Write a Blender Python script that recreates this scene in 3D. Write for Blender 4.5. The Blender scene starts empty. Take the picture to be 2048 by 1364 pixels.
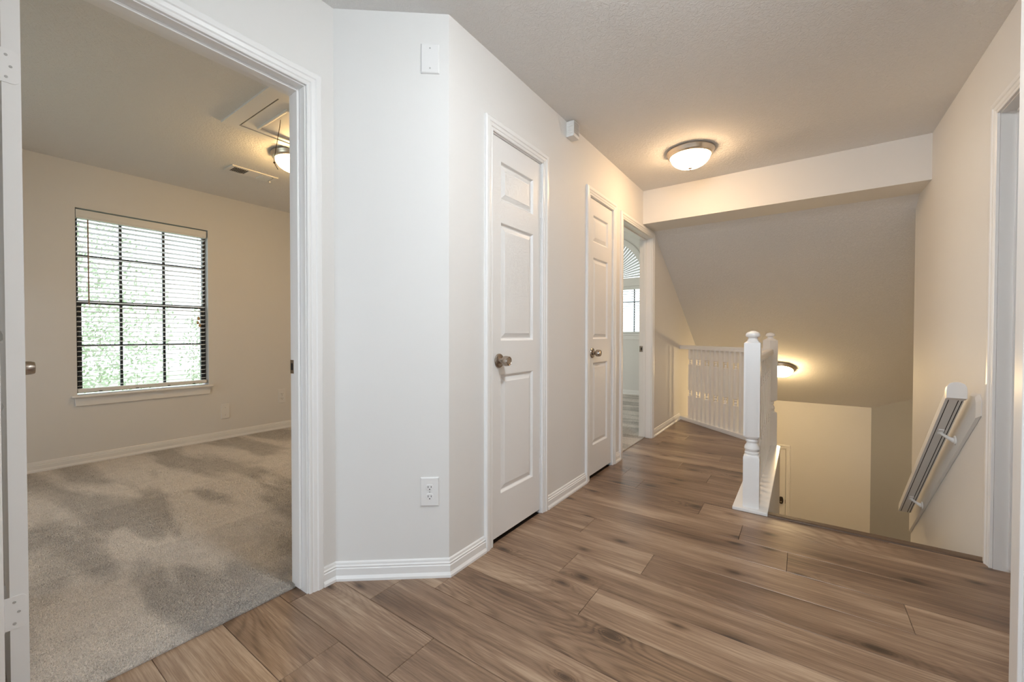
import bpy, bmesh, math, random
import numpy as np
from mathutils import Vector, Matrix

random.seed(7)
rng = np.random.default_rng(11)
SC = bpy.context.scene
COL = SC.collection
PI = math.pi

# ------------------------------------------------------------------ camera
CAM_H = 1.056
yaw, pitch, roll = math.radians(35.3097), math.radians(-0.8103), math.radians(-0.0841)
F = Vector((math.cos(yaw)*math.cos(pitch), math.sin(yaw)*math.cos(pitch), math.sin(pitch)))
R = Vector((math.sin(yaw), -math.cos(yaw), 0))
U = R.cross(F)
cam_x = R*math.cos(roll) - U*math.sin(roll)
cam_y = R*math.sin(roll) + U*math.cos(roll)
cd = bpy.data.cameras.new('camera')
cam = bpy.data.objects.new('camera', cd)
COL.objects.link(cam)
cd.sensor_fit = 'HORIZONTAL'
cd.sensor_width = 36.0
cd.lens = 818.9551/2048*36.0
cd.clip_start = 0.02
m = Matrix((cam_x, cam_y, -F)).transposed().to_4x4()
m.translation = (0, 0, CAM_H)
cam.matrix_world = m
SC.camera = cam

# ------------------------------------------------------------------ world, fill light, exposure
w = bpy.data.worlds.new('overcast_sky')
SC.world = w
w.use_nodes = True
bg = w.node_tree.nodes['Background']
bg.inputs[0].default_value = (0.86, 0.94, 1.0, 1)
WORLD = 3.3
bg.inputs[1].default_value = WORLD

def area(name, loc, direction, sx, sy, power, col, spread=180):
    l = bpy.data.lights.new(name, 'AREA')
    l.shape = 'RECTANGLE'; l.size = sx; l.size_y = sy
    l.energy = power; l.color = col
    l.spread = math.radians(spread)
    o = bpy.data.objects.new(name, l)
    COL.objects.link(o)
    o.location = loc
    o.rotation_euler = Vector(direction).to_track_quat('-Z', 'Y').to_euler()
    return o
# added fill light, sent in through three added, unseen windows
P_BACK, P_BED, P_FAR = 58.0, 8.0, 52.0
C_BACK, C_BED, C_FAR = (0.72, 0.82, 1.0), (0.72, 0.80, 1.0), (1.0, 0.96, 0.86)
area('fill_light_end', (-3.48, 0.55, 1.40), (1, 0, 0), 1.5, 1.5, P_BACK, C_BACK)
area('fill_light_bedroom', (-1.40, 3.30, 1.40), (1, 0, 0), 1.0, 1.2, P_BED, C_BED)
area('fill_light_far_room', (5.40, 5.40, 1.50), (0, -1, 0.45), 1.6, 1.3, P_FAR, C_FAR)

SC.view_settings.view_transform = 'Standard'
SC.view_settings.look = 'None'
SC.view_settings.exposure = 0.08
SC.view_settings.gamma = 1.0
SC.view_settings.use_curve_mapping = False
SC.cycles.use_denoising = True
SC.cycles.max_bounces = 12
SC.cycles.diffuse_bounces = 6
SC.cycles.use_light_tree = False
SC.cycles.adaptive_threshold = 0.035
SC.cycles.adaptive_min_samples = 16
SC.cycles.transparent_max_bounces = 16
SC.cycles.sample_clamp_indirect = 6.0
SC.cycles.caustics_reflective = False
SC.cycles.caustics_refractive = False

LAMP_HALL, LAMP_STAIR, LAMP_BED, FILL_LAND = 47.0, 124.0, 54.0, 122.0  # landing value drives an added, unseen fill lamp
C_HALL, C_STAIR, C_LBED, C_LAND = (1.0, 0.66, 0.36), (1.0, 0.70, 0.35), (1.0, 0.63, 0.25), (0.91, 0.97, 1.0)

# ------------------------------------------------------------------ materials
def nodes(name):
    mt = bpy.data.materials.new(name)
    mt.use_nodes = True
    nt = mt.node_tree
    return mt, nt, nt.nodes['Principled BSDF']
def N(nt, t, **kw):
    n = nt.nodes.new(t)
    for k, v in kw.items():
        if k in n.inputs: n.inputs[k].default_value = v
        else: setattr(n, k, v)
    return n
def L(nt, a, b): nt.links.new(a, b)
def principled(name, col, rough=0.5, metal=0.0, spec=0.5):
    mt, nt, b = nodes(name)
    b.inputs['Base Color'].default_value = (*col, 1)
    b.inputs['Roughness'].default_value = rough
    b.inputs['Metallic'].default_value = metal
    b.inputs['Specular IOR Level'].default_value = spec
    return mt, nt, b
def coords(nt, kind='Object'):
    return N(nt, 'ShaderNodeTexCoord').outputs[kind]
def geo_pos(nt):
    return N(nt, 'ShaderNodeNewGeometry').outputs['Position']

def paint(name, col, rough, bscale, bstrength, bdist=0.002, detail=2.0, distortion=0.0, spec=0.3, blotch=0.03):
    mt, nt, b = principled(name, col, rough, 0, spec)
    pos = geo_pos(nt)
    n1 = N(nt, 'ShaderNodeTexNoise', Scale=bscale, Detail=detail, Roughness=0.55, Distortion=distortion)
    L(nt, pos, n1.inputs['Vector'])
    bp = N(nt, 'ShaderNodeBump', Strength=bstrength, Distance=bdist)
    L(nt, n1.outputs['Fac'], bp.inputs['Height'])
    L(nt, bp.outputs['Normal'], b.inputs['Normal'])
    n2 = N(nt, 'ShaderNodeTexNoise', Scale=1.7, Detail=3.0)
    L(nt, pos, n2.inputs['Vector'])
    mr = N(nt, 'ShaderNodeMapRange')
    mr.inputs['To Min'].default_value = 1-blotch; mr.inputs['To Max'].default_value = 1+blotch
    L(nt, n2.outputs['Fac'], mr.inputs['Value'])
    mx = N(nt, 'ShaderNodeVectorMath', operation='SCALE')
    mx.inputs[0].default_value = col
    L(nt, mr.outputs['Result'], mx.inputs['Scale'])
    L(nt, mx.outputs['Vector'], b.inputs['Base Color'])
    return mt

WALL_C = (0.78, 0.765, 0.745)
M_wall = paint('wall_paint', WALL_C, 0.6, 260, 0.12, 0.001)
M_gray = paint('gray_accent_paint', (0.345, 0.350, 0.360), 0.6, 260, 0.12, 0.001)

def ceiling_mat():
    mt, nt, b = principled('ceiling_texture', (0.81, 0.80, 0.79), 0.8, 0, 0.2)
    pos = geo_pos(nt)
    n1 = N(nt, 'ShaderNodeTexNoise', Scale=52.0, Detail=4.0, Roughness=0.55, Distortion=1.2)
    L(nt, pos, n1.inputs['Vector'])
    rp = N(nt, 'ShaderNodeValToRGB')
    rp.color_ramp.elements[0].position = 0.42; rp.color_ramp.elements[1].position = 0.62
    L(nt, n1.outputs['Fac'], rp.inputs['Fac'])
    n2 = N(nt, 'ShaderNodeTexNoise', Scale=150.0, Detail=2.0)
    L(nt, pos, n2.inputs['Vector'])
    ma = N(nt, 'ShaderNodeMath', operation='MULTIPLY_ADD')
    ma.inputs[1].default_value = 0.35
    L(nt, n2.outputs['Fac'], ma.inputs[0]); L(nt, rp.outputs['Color'], ma.inputs[2])
    bp = N(nt, 'ShaderNodeBump', Strength=0.5, Distance=0.004)
    L(nt, ma.outputs['Value'], bp.inputs['Height'])
    L(nt, bp.outputs['Normal'], b.inputs['Normal'])
    return mt
M_ceil = ceiling_mat()
M_trim = paint('white_trim_paint', (0.86, 0.85, 0.84), 0.32, 40, 0.006, 0.0004, spec=0.45, blotch=0.015)
M_door = paint('white_door_paint', (0.84, 0.83, 0.82), 0.38, 60, 0.01, 0.0004, spec=0.4, blotch=0.015)
M_plastic, _, _ = principled('white_plastic', (0.82, 0.81, 0.80), 0.3)
M_blind, _, _ = principled('white_blind_vinyl', (0.80, 0.80, 0.79), 0.45)
def shade_mat(name='pleated_shade', amount=0.42, col=0.80):
    mt = bpy.data.materials.new(name); mt.use_nodes = True
    nt = mt.node_tree; nt.nodes.clear()
    o = nt.nodes.new('ShaderNodeOutputMaterial'); d = nt.nodes.new('ShaderNodeBsdfDiffuse'); t = nt.nodes.new('ShaderNodeBsdfTranslucent'); mx = nt.nodes.new('ShaderNodeMixShader')
    d.inputs[0].default_value = (0.85, 0.85, 0.84, 1); t.inputs[0].default_value = (col, col, col, 1); mx.inputs[0].default_value = amount
    nt.links.new(d.outputs[0], mx.inputs[1]); nt.links.new(t.outputs[0], mx.inputs[2]); nt.links.new(mx.outputs[0], o.inputs[0])
    return mt
M_shade = shade_mat()
M_slat = shade_mat('translucent_vinyl', 0.90, 0.99)
M_nickel, _, _ = principled('satin_nickel', (0.43, 0.37, 0.32), 0.27, 1.0)
M_ring, _, _ = principled('brushed_nickel_ring', (0.78, 0.68, 0.56), 0.32, 1.0)
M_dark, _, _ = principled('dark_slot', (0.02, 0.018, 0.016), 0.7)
M_bronze, _, _ = principled('dark_bronze_frame', (0.025, 0.027, 0.032), 0.45)
M_wand, _, _ = principled('tan_wand', (0.36, 0.25, 0.19), 0.5)
M_cord, _, _ = principled('blind_cord', (0.72, 0.70, 0.66), 0.8)
M_tassel, _, _ = principled('wooden_tassel', (0.50, 0.33, 0.16), 0.5)
M_pull, _, _ = principled('pull_cord_brown', (0.12, 0.075, 0.045), 0.9)
M_screw, _, _ = principled('painted_screw', (0.45, 0.44, 0.43), 0.5)
M_deadbolt, _, _ = principled('aged_bronze', (0.075, 0.06, 0.05), 0.4, 0.7)
M_grille, _, _ = principled('louver_paint', (0.80, 0.79, 0.78), 0.4)
M_lawn, _, _ = principled('lawn', (0.38, 0.44, 0.31), 0.9)
M_leaf, _, _ = principled('tree_leaf', (0.42, 0.49, 0.34), 0.7)
M_bark, _, _ = principled('tree_bark', (0.20, 0.16, 0.12), 0.9)
M_tile, _, _ = principled('foyer_tile', (0.40, 0.33, 0.26), 0.5)

def emission(name, col, strength):
    mt = bpy.data.materials.new(name); mt.use_nodes = True
    nt = mt.node_tree; nt.nodes.clear()
    e = nt.nodes.new('ShaderNodeEmission'); o = nt.nodes.new('ShaderNodeOutputMaterial')
    e.inputs[0].default_value = (*col, 1); e.inputs[1].default_value = strength
    nt.links.new(e.outputs[0], o.inputs[0])
    return mt

def glass_mat():
    mt = bpy.data.materials.new('window_glass'); mt.use_nodes = True
    nt = mt.node_tree; nt.nodes.clear()
    o = nt.nodes.new('ShaderNodeOutputMaterial')
    t = nt.nodes.new('ShaderNodeBsdfTransparent'); t.inputs[0].default_value = (0.95, 0.97, 0.96, 1)
    g = nt.nodes.new('ShaderNodeBsdfGlossy'); g.inputs['Roughness'].default_value = 0.03
    fr = nt.nodes.new('ShaderNodeFresnel'); fr.inputs[0].default_value = 1.35
    mx = nt.nodes.new('ShaderNodeMixShader')
    nt.links.new(fr.outputs[0], mx.inputs[0]); nt.links.new(t.outputs[0], mx.inputs[1]); nt.links.new(g.outputs[0], mx.inputs[2])
    nt.links.new(mx.outputs[0], o.inputs[0])
    return mt
M_glass = glass_mat()

def wood_mat(name='plank_wood', tint=(1, 1, 1), rough=0.30):
    mt, nt, b = principled(name, (0.2, 0.13, 0.09), rough, 0, 0.5)
    tc = coords(nt)
    oi = N(nt, 'ShaderNodeObjectInfo')
    off = N(nt, 'ShaderNodeVectorMath', operation='MULTIPLY_ADD')
    cmb = N(nt, 'ShaderNodeCombineXYZ')
    for i in range(3): L(nt, oi.outputs['Random'], cmb.inputs[i])
    L(nt, cmb.outputs[0], off.inputs[0]); off.inputs[1].default_value = (13.1, 71.7, 5.3); L(nt, tc, off.inputs[2])
    P = off.outputs[0]
    def mapped(sx, sy):
        v = N(nt, 'ShaderNodeVectorMath', operation='MULTIPLY'); v.inputs[1].default_value = (sx, sy, 1)
        L(nt, P, v.inputs[0]); return v.outputs[0]
    def noise(vec, detail, rough, dist=0.0):
        n = N(nt, 'ShaderNodeTexNoise', Scale=1.0, Detail=detail, Roughness=rough, Distortion=dist); L(nt, vec, n.inputs['Vector']); return n.outputs['Fac']
    def math_(op, a, b_=None, c=None):
        x = N(nt, 'ShaderNodeMath', operation=op)
        for i, q in enumerate((a, b_, c)):
            if q is None: continue
            if isinstance(q, (int, float)): x.inputs[i].default_value = q
            else: L(nt, q, x.inputs[i])
        return x.outputs[0]
    broad = noise(mapped(5.5, 1.1), 2.0, 0.5, 0.3)             # soft tone drift along the board
    streak = noise(mapped(30, 1.1), 5.0, 0.60, 0.25)           # long straight grain
    fine = noise(mapped(150, 4.5), 3.0, 0.65)                  # short dark pores
    pore = noise(mapped(420, 14), 2.0, 0.6)
    # cathedral figure: contour lines of a stretched field, bent around the knots
    vo = N(nt, 'ShaderNodeTexVoronoi', Scale=1.0, voronoi_dimensions='2D'); L(nt, mapped(3.9, 1.7), vo.inputs['Vector'])
    kd = vo.outputs['Distance']
    field = noise(mapped(3.6, 0.55), 1.0, 0.4, 0.0)
    ring = math_('MULTIPLY_ADD', math_('DIVIDE', 0.022, math_('ADD', kd, 0.07)), 1.0, field)
    wav = math_('SINE', math_('MULTIPLY_ADD', ring, 230.0, math_('MULTIPLY', fine, 5.0)))
    line = math_('POWER', math_('MULTIPLY_ADD', wav, 0.5, 0.5), 2.5)
    figure_mask = math_('SMOOTH_MIN', math_('MAXIMUM', math_('MULTIPLY_ADD', noise(mapped(2.3, 0.8), 1.0, 0.5), 4.0, -1.6), 0.0), 1.0, 0.2)
    knot = math_('MULTIPLY_ADD', math_('POWER', math_('MAXIMUM', math_('MULTIPLY_ADD', kd, -11.0, 1.0), 0.0), 1.2), 0.75, math_('MULTIPLY', math_('POWER', math_('MAXIMUM', math_('MULTIPLY_ADD', kd, -3.4, 1.0), 0.0), 2.0), 0.42))
    t = math_('MULTIPLY_ADD', broad, 0.80, -0.39)
    t = math_('MULTIPLY_ADD', streak, 0.62, t)
    t = math_('MULTIPLY_ADD', fine, 0.55, t)
    t = math_('MULTIPLY_ADD', pore, 0.30, t)
    t = math_('MULTIPLY_ADD', math_('MULTIPLY', line, figure_mask), -0.16, t)
    t = math_('MULTIPLY_ADD', knot, -0.46, t)
    t = math_('MULTIPLY_ADD', oi.outputs['Random'], 0.14, math_('ADD', t, -0.15))
    rp = N(nt, 'ShaderNodeValToRGB')
    cr = rp.color_ramp
    cr.elements[0].position = 0.20; cr.elements[0].color = (0.052*tint[0], 0.031*tint[1], 0.019*tint[2], 1)
    cr.elements[1].position = 0.95; cr.elements[1].color = (0.45*tint[0], 0.328*tint[1], 0.228*tint[2], 1)
    e = cr.elements.new(0.45); e.color = (0.150*tint[0], 0.090*tint[1], 0.055*tint[2], 1)
    e = cr.elements.new(0.70); e.color = (0.265*tint[0], 0.172*tint[1], 0.112*tint[2], 1)
    L(nt, t, rp.inputs['Fac'])
    L(nt, rp.outputs['Color'], b.inputs['Base Color'])
    bp = N(nt, 'ShaderNodeBump', Strength=0.15, Distance=0.0008)
    L(nt, fine, bp.inputs['Height']); L(nt, bp.outputs['Normal'], b.inputs['Normal'])
    rr = N(nt, 'ShaderNodeMapRange'); rr.inputs['To Min'].default_value = rough-0.06; rr.inputs['To Max'].default_value = rough+0.10
    L(nt, streak, rr.inputs['Value']); L(nt, rr.outputs[0], b.inputs['Roughness'])
    return mt
M_wood = wood_mat()
M_nosing = wood_mat('nosing_wood', (0.42, 0.40, 0.38), 0.45)
M_sub, _, _ = principled('subfloor', (0.045, 0.03, 0.022), 0.9)

def carpet_mat():
    mt, nt, b = principled('gray_carpet', (0.3, 0.27, 0.24), 1.0, 0, 0.05)
    pos = geo_pos(nt)
    # brushed pile: vacuum strokes running away from the door, in light and dark naps
    mp = N(nt, 'ShaderNodeMapping'); mp.inputs['Rotation'].default_value = (0, 0, math.radians(-24)); mp.inputs['Scale'].default_value = (3.1, 0.75, 1); mp.inputs['Location'].default_value = (7.7, 2.6, 0)
    L(nt, pos, mp.inputs['Vector'])
    n1 = N(nt, 'ShaderNodeTexNoise', Scale=1.0, Detail=2.5, Roughness=0.5, Distortion=0.8); L(nt, mp.outputs[0], n1.inputs['Vector'])
    r1 = N(nt, 'ShaderNodeValToRGB'); r1.color_ramp.elements[0].position = 0.44; r1.color_ramp.elements[1].position = 0.56
    L(nt, n1.outputs['Fac'], r1.inputs['Fac'])
    n2 = N(nt, 'ShaderNodeTexNoise', Scale=190.0, Detail=2.0, Roughness=0.7); L(nt, pos, n2.inputs['Vector'])
    n3 = N(nt, 'ShaderNodeTexNoise', Scale=14.0, Detail=3.0); L(nt, pos, n3.inputs['Vector'])
    def madd(a, k, c):
        x = N(nt, 'ShaderNodeMath', operation='MULTIPLY_ADD'); L(nt, a, x.inputs[0]); x.inputs[1].default_value = k
        if isinstance(c, float): x.inputs[2].default_value = c
        else: L(nt, c, x.inputs[2])
        return x.outputs[0]
    t = madd(r1.outputs['Color'], 0.30, 0.10)
    t = madd(n2.outputs['Fac'], 0.95, t)
    t = madd(n3.outputs['Fac'], 0.26, t)
    sc = N(nt, 'ShaderNodeVectorMath', operation='SCALE'); sc.inputs[0].default_value = (0.72, 0.675, 0.63)
    L(nt, t, sc.inputs['Scale']); L(nt, sc.outputs[0], b.inputs['Base Color'])
    bp = N(nt, 'ShaderNodeBump', Strength=0.7, Distance=0.004); L(nt, n2.outputs['Fac'], bp.inputs['Height'])
    L(nt, bp.outputs['Normal'], b.inputs['Normal'])
    return mt
M_carpet = carpet_mat()

# ------------------------------------------------------------------ mesh helpers
WO = {}
class MB:
    def __init__(s, M=None):
        s.v, s.f, s.M = [], [], M
    def pt(s, *p):
        s.v.append(Vector(p)); return len(s.v)-1
    def add(s, vs, fs):
        o = len(s.v); s.v += [Vector(p) for p in vs]; s.f += [tuple(i+o for i in f) for f in fs]; return s
    def box(s, x0, x1, y0, y1, z0, z1):
        vs = [(x, y, z) for x in (x0, x1) for y in (y0, y1) for z in (z0, z1)]
        return s.add(vs, [(0, 1, 3, 2), (4, 6, 7, 5), (0, 4, 5, 1), (2, 3, 7, 6), (0, 2, 6, 4), (1, 5, 7, 3)])
    def prism(s, poly, z0, z1, fn=lambda a, b, c: (a, b, c)):
        n = len(poly)
        vs = [fn(a, b, z0) for a, b in poly] + [fn(a, b, z1) for a, b in poly]
        fs = [tuple(range(n))[::-1], tuple(range(n, 2*n))] + [(i, (i+1) % n, n+(i+1) % n, n+i) for i in range(n)]
        return s.add(vs, fs)
    def rings(s, rs, cap0=True, cap1=True, closed=True):
        n = len(rs[0]); o = len(s.v)
        for r_ in rs: s.v += [Vector(p) for p in r_]
        for k in range(len(rs)-1):
            for i in range(n if closed else n-1):
                j = (i+1) % n
                s.f.append((o+k*n+i, o+k*n+j, o+(k+1)*n+j, o+(k+1)*n+i))
        if cap0: s.f.append(tuple(o+i for i in range(n))[::-1])
        if cap1: s.f.append(tuple(o+(len(rs)-1)*n+i for i in range(n)))
        return s
    def lathe(s, prof, c, axis=(0, 0, 1), seg=32, cap0=True, cap1=True):
        a = Vector(axis).normalized(); e1 = a.orthogonal().normalized(); e2 = a.cross(e1); c = Vector(c)
        return s.rings([[c + a*h + (e1*math.cos(2*PI*i/seg) + e2*math.sin(2*PI*i/seg))*max(r, 1e-5) for i in range(seg)] for r, h in prof], cap0, cap1)
    def loft(s, prof, c, seg=16, rot=0.0):
        rs = []
        for z, h, sq in prof:
            ring = []
            for k in range(seg):
                t = 2*PI*k/seg
                cx, sx = math.cos(t), math.sin(t)
                q = 1/max(abs(cx), abs(sx))
                g = 1 + (q-1)*sq
                x, y = cx*h*g, sx*h*g
                ring.append((c[0]+x*math.cos(rot)-y*math.sin(rot), c[1]+x*math.sin(rot)+y*math.cos(rot), c[2]+z))
            rs.append(ring)
        return s.rings(rs)
    def tube(s, path, r, seg=8):
        path = [Vector(p) for p in path]; rs = []
        up = Vector((0.31, 0.17, 0.93))
        for i, p in enumerate(path):
            d = (path[min(i+1, len(path)-1)] - path[max(i-1, 0)]).normalized()
            e1 = d.cross(up)
            if e1.length < 1e-3: e1 = d.orthogonal()
            e1.normalize(); e2 = d.cross(e1)
            rad = r[i] if isinstance(r, (list, tuple)) else r
            rs.append([p + (e1*math.cos(2*PI*k/seg) + e2*math.sin(2*PI*k/seg))*rad for k in range(seg)])
        return s.rings(rs)
    def build(s, name, mat, parent=None, origin=None, smooth=None, bevel=0, kind=None, label=None):
        v = [s.M @ p for p in s.v] if s.M is not None else s.v
        if origin is None:
            if parent is not None: origin = WO[parent.name]
            else:
                xs, ys, zs = zip(*v)
                origin = ((min(xs)+max(xs))/2, (min(ys)+max(ys))/2, min(zs))
        origin = Vector(origin)
        me = bpy.data.meshes.new(name)
        me.from_pydata([tuple(p-origin) for p in v], [], s.f)
        bm = bmesh.new(); bm.from_mesh(me)
        bmesh.ops.recalc_face_normals(bm, faces=bm.faces)
        bm.to_mesh(me); bm.free()
        if smooth is not None:
            me.shade_smooth(); me.set_sharp_from_angle(angle=math.radians(smooth))
        me.materials.append(mat)
        o = bpy.data.objects.new(name, me)
        COL.objects.link(o)
        place(o, origin, parent)
        if bevel:
            md = o.modifiers.new('bevel', 'BEVEL'); md.width = bevel; md.segments = 2; md.limit_method = 'ANGLE'; md.angle_limit = math.radians(40)
        if kind: o['kind'] = kind
        if label: o['label'] = label
        return o
def place(o, origin, parent=None):
    origin = Vector(origin)
    if parent is not None:
        o.parent = parent; o.location = origin - WO[parent.name]
    else: o.location = origin
    WO[o.name] = origin
def empty(name, loc, label, cat, group=None, kind=None):
    o = bpy.data.objects.new(name, None); COL.objects.link(o)
    o.empty_display_size = 0.1
    place(o, loc)
    tag(o, label, cat, group, kind)
    return o
def tag(o, label, cat=None, group=None, kind=None):
    o['label'] = label
    if cat: o['category'] = cat
    if group: o['group'] = group
    if kind: o['kind'] = kind
    return o
def struct(name, mb, mat, label, cat, **kw):
    o = mb.build(name, mat, **kw); return tag(o, label, cat, None, 'structure')
def copy_part(src, origin, parent, rotz=0.0):
    o = src.copy(); COL.objects.link(o); place(o, origin, parent)
    if rotz: o.rotation_euler = (0, 0, rotz)
    return o

def grid_wall(us, zs, empty_cell, plane, thick, axis='y'):
    """one connected slab of wall with rectangular openings; plane = visible face, thick signed"""
    mb = MB()
    us = sorted(us); zs = sorted(zs); nu, nz = len(us), len(zs)
    def P(u, t, z): return (u, plane+t*thick, z) if axis == 'y' else (plane+t*thick, u, z)
    idx = {}
    def vi(i, j, t):
        if (i, j, t) not in idx: idx[(i, j, t)] = mb.pt(*P(us[i], t, zs[j]))
        return idx[(i, j, t)]
    solid = lambda i, j: 0 <= i < nu-1 and 0 <= j < nz-1 and not empty_cell((us[i]+us[i+1])/2, (zs[j]+zs[j+1])/2)
    for i in range(nu-1):
        for j in range(nz-1):
            if not solid(i, j): continue
            for t in (0, 1):
                mb.f.append((vi(i, j, t), vi(i+1, j, t), vi(i+1, j+1, t), vi(i, j+1, t)))
            if not solid(i-1, j): mb.f.append((vi(i, j, 0), vi(i, j+1, 0), vi(i, j+1, 1), vi(i, j, 1)))
            if not solid(i+1, j): mb.f.append((vi(i+1, j, 0), vi(i+1, j+1, 0), vi(i+1, j+1, 1), vi(i+1, j, 1)))
            if not solid(i, j-1): mb.f.append((vi(i, j, 0), vi(i+1, j, 0), vi(i+1, j, 1), vi(i, j, 1)))
            if not solid(i, j+1): mb.f.append((vi(i, j+1, 0), vi(i+1, j+1, 0), vi(i+1, j+1, 1), vi(i, j+1, 1)))
    return mb
def inside(u, z, *holes): return any(a < u < b and c < z < d for a, b, c, d in holes)

# ------------------------------------------------------------------ key dimensions (metres; X along the hall, Y to the left)
H = 2.44
yA, yB, yR, yW = 1.6354, 1.2572, -0.7143, 4.7605
xA, xB = 0.9933, 1.2994
TH = 0.12
xBM0, xBM1, zBM = 3.9518, 4.285, 2.1244
SL = -0.586                       # stair ceiling slope dz/dx
slope_z = lambda x: 2.128 + SL*(x-4.30)
ZL = -2.75                        # lower floor
yN = -0.508                       # nearer stretch of the right wall
xN = 1.80
xS = 2.855                        # top stair edge
OPEN_A = (0.0865, 0.868, 2.052)
D1 = (1.611, 2.067); D2 = (2.746, 3.172); D3 = (3.407, 4.240)
DZ0, DZ1 = 0.024, 2.055

# ------------------------------------------------------------------ walls
struct('wall_left', grid_wall([-3.2, OPEN_A[0]-0.017, OPEN_A[1]+0.017, 3.3], [-0.1, OPEN_A[2]+0.017, 2.5], lambda u, z: inside(u, z, (OPEN_A[0]-0.017, OPEN_A[1]+0.017, -1, OPEN_A[2]+0.017)), yA, TH),
       M_wall, 'light gray wall around the open bedroom doorway', 'wall')
a0, b0 = Vector((xA, yA)), Vector((xB, yB))
dv = (b0-a0).normalized(); nv = Vector((-dv.y, dv.x))   # nv points away from the hall
if nv.y < 0: nv = -nv
mb = MB(); mb.prism([(xA, yA), (xB, yB), (xB+0.06, yB+0.12), (xB+0.06, yA+0.04), (xA, yA+0.04)], -0.1, 2.5)
struct('wall_angled', mb, M_wall, 'narrow angled wall between bedroom doorway and first closet door', 'wall')
JB = 0.021
hB = [(D1[0]-JB, D1[1]+JB, -0.5, DZ1+0.021), (D2[0]-JB, D2[1]+JB, -0.5, DZ1+0.021), (D3[0]-0.017, D3[1]+0.017, -0.5, 2.057)]
def holeB(u, z):
    if inside(u, z, *[(a, b, -1, d) for a, b, c, d in hB]): return True
    if z < -0.1 and u < 5.2: return True
    if u < 3.3 and z > 2.5: return True
    return False
struct('wall_hall', grid_wall([xB, 3.3, 5.2, 8.05] + [q for h_ in hB for q in h_[:2]], [ZL, -0.1, 2.057, DZ1+0.021, 2.5, 3.4], holeB, yB, TH),
       M_wall, 'long light wall with two closet doors and a far bedroom doorway', 'wall')
hR = (1.983, 2.779, -0.1, 2.067)
struct('wall_right', grid_wall([xN, 1.983, 2.779, xS+0.02, 4.44], [ZL, -0.1, 2.067, 2.5], lambda u, z: inside(u, z, hR) or (z < -0.1 and u < xS+0.02), yR, -0.126),
       M_wall, 'warm beige wall along the staircase with handrail', 'wall')
hN = [(0.973, 1.755, -0.1, 2.067)]
struct('wall_right_near', grid_wall([-3.2, 0.973, 1.755, xN], [-0.1, 2.067, 2.5], lambda u, z: inside(u, z, *hN), yN, -0.10),
       M_wall, 'wall stub with utility closet door at the right edge', 'wall')
mb = MB(); mb.box(xN-0.04, xN, yR-0.12, yN-0.02, -0.1, 2.5)
struct('wall_right_return', mb, M_wall, 'short return where the right wall steps back', 'wall')
hE = (-0.20, 1.30, 0.65, 2.15)
struct('wall_back', grid_wall([-0.7, hE[0], hE[1], 1.75], [-0.1, hE[2], hE[3], 2.5], lambda u, z: inside(u, z, hE), -3.2, -0.12, 'x'), M_wall, 'end wall of the landing behind the viewpoint', 'wall')
# room behind the right doorway
mb = MB(); mb.box(1.74, 3.0, -2.0, -1.9, -0.1, 2.5); mb2 = mb
struct('wall_closet_back', mb, M_wall, 'back wall of the room behind the right doorway', 'wall')
mb = MB(); mb.box(2.92, 3.0, -1.95, -0.83, -0.1, 2.5)
struct('wall_closet_side', mb, M_wall, 'side wall of the room behind the right doorway', 'wall')
mb = MB(); mb.box(1.755, 1.80, -1.95, yR-0.115, -0.1, 2.5)
struct('wall_closet_near', mb, M_wall, 'wall between utility closet and the right-hand room', 'wall')
mb = MB(); mb.box(0.9, 1.0, -2.0, yN-0.1, -0.1, 2.5)
struct('wall_utility_side', mb, M_wall, 'side wall inside the utility closet', 'wall')
mb = MB(); mb.box(0.9, 1.76, -1.3, -1.2, -0.1, 2.5)
struct('wall_utility_back', mb, M_wall, 'back wall inside the utility closet', 'wall')
# beam and ceilings
mb = MB(); mb.box(xBM0, xBM1, yR-0.1, yB+0.05, zBM, 2.5)
struct('beam', mb, M_wall, 'pale dropped beam crossing the hall above the stairs', 'beam')
mb = MB(); mb.box(-3.3, xBM1, -2.0, yA+0.10, H, H+0.08)
struct('ceiling', mb, M_ceil, 'textured pale hall ceiling', 'ceiling')
def slope_slab(y0, y1, x0, x1):
    b = MB()
    b.prism([(x0, slope_z(x0)), (x1, slope_z(x1)), (x1, slope_z(x1)+0.12), (x0, slope_z(x0)+0.12)], y0, y1, lambda a, c, t: (a, t, c)); return b
struct('ceiling_slope', slope_slab(-2.45, yB+0.06, xBM1-0.06, 8.05), M_ceil, 'steep sloping textured ceiling over the staircase', 'ceiling')
# stairwell
mb = MB(); mb.prism([(xS+0.02, 0.160), (4.62, 0.160), (5.52, 1.20), (5.52, yB+0.05), (5.30, yB+0.05), (4.50, 0.30), (xS+0.02, 0.30)], ZL, -0.012)
struct('wall_stair', mb, M_wall, 'stairwell side wall below the white railing', 'wall')
xF = 7.93
fd = (0.194, 1.108, ZL, -0.77)
struct('wall_far', grid_wall([-0.84, fd[0], fd[1], yB+0.06], [ZL, -0.77, 0.30], lambda u, z: inside(u, z, fd), xF, 0.12, 'x'), M_wall, 'beige lower wall at the foot of the stairs', 'wall')
dg = Vector((-0.68, -0.73)).normalized()
p0 = Vector((xF, -0.84)); p1 = p0 + dg*2.1; nn = Vector((dg.y, -dg.x))
if nn.x < 0: nn = -nn
mb = MB(); mb.prism([tuple(p0), tuple(p1), tuple(p1+nn*0.12), tuple(p0+nn*0.12)], ZL, 1.6)
struct('wall_foyer_angled', mb, M_gray, 'gray angled wall beside the lower beige wall', 'wall')
mb = MB(); mb.box(4.32, 6.7, p1.y-0.12, p1.y+0.02, ZL, 2.3)
struct('wall_foyer_side', mb, M_wall, 'side wall of the lower foyer', 'wall')
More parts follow.
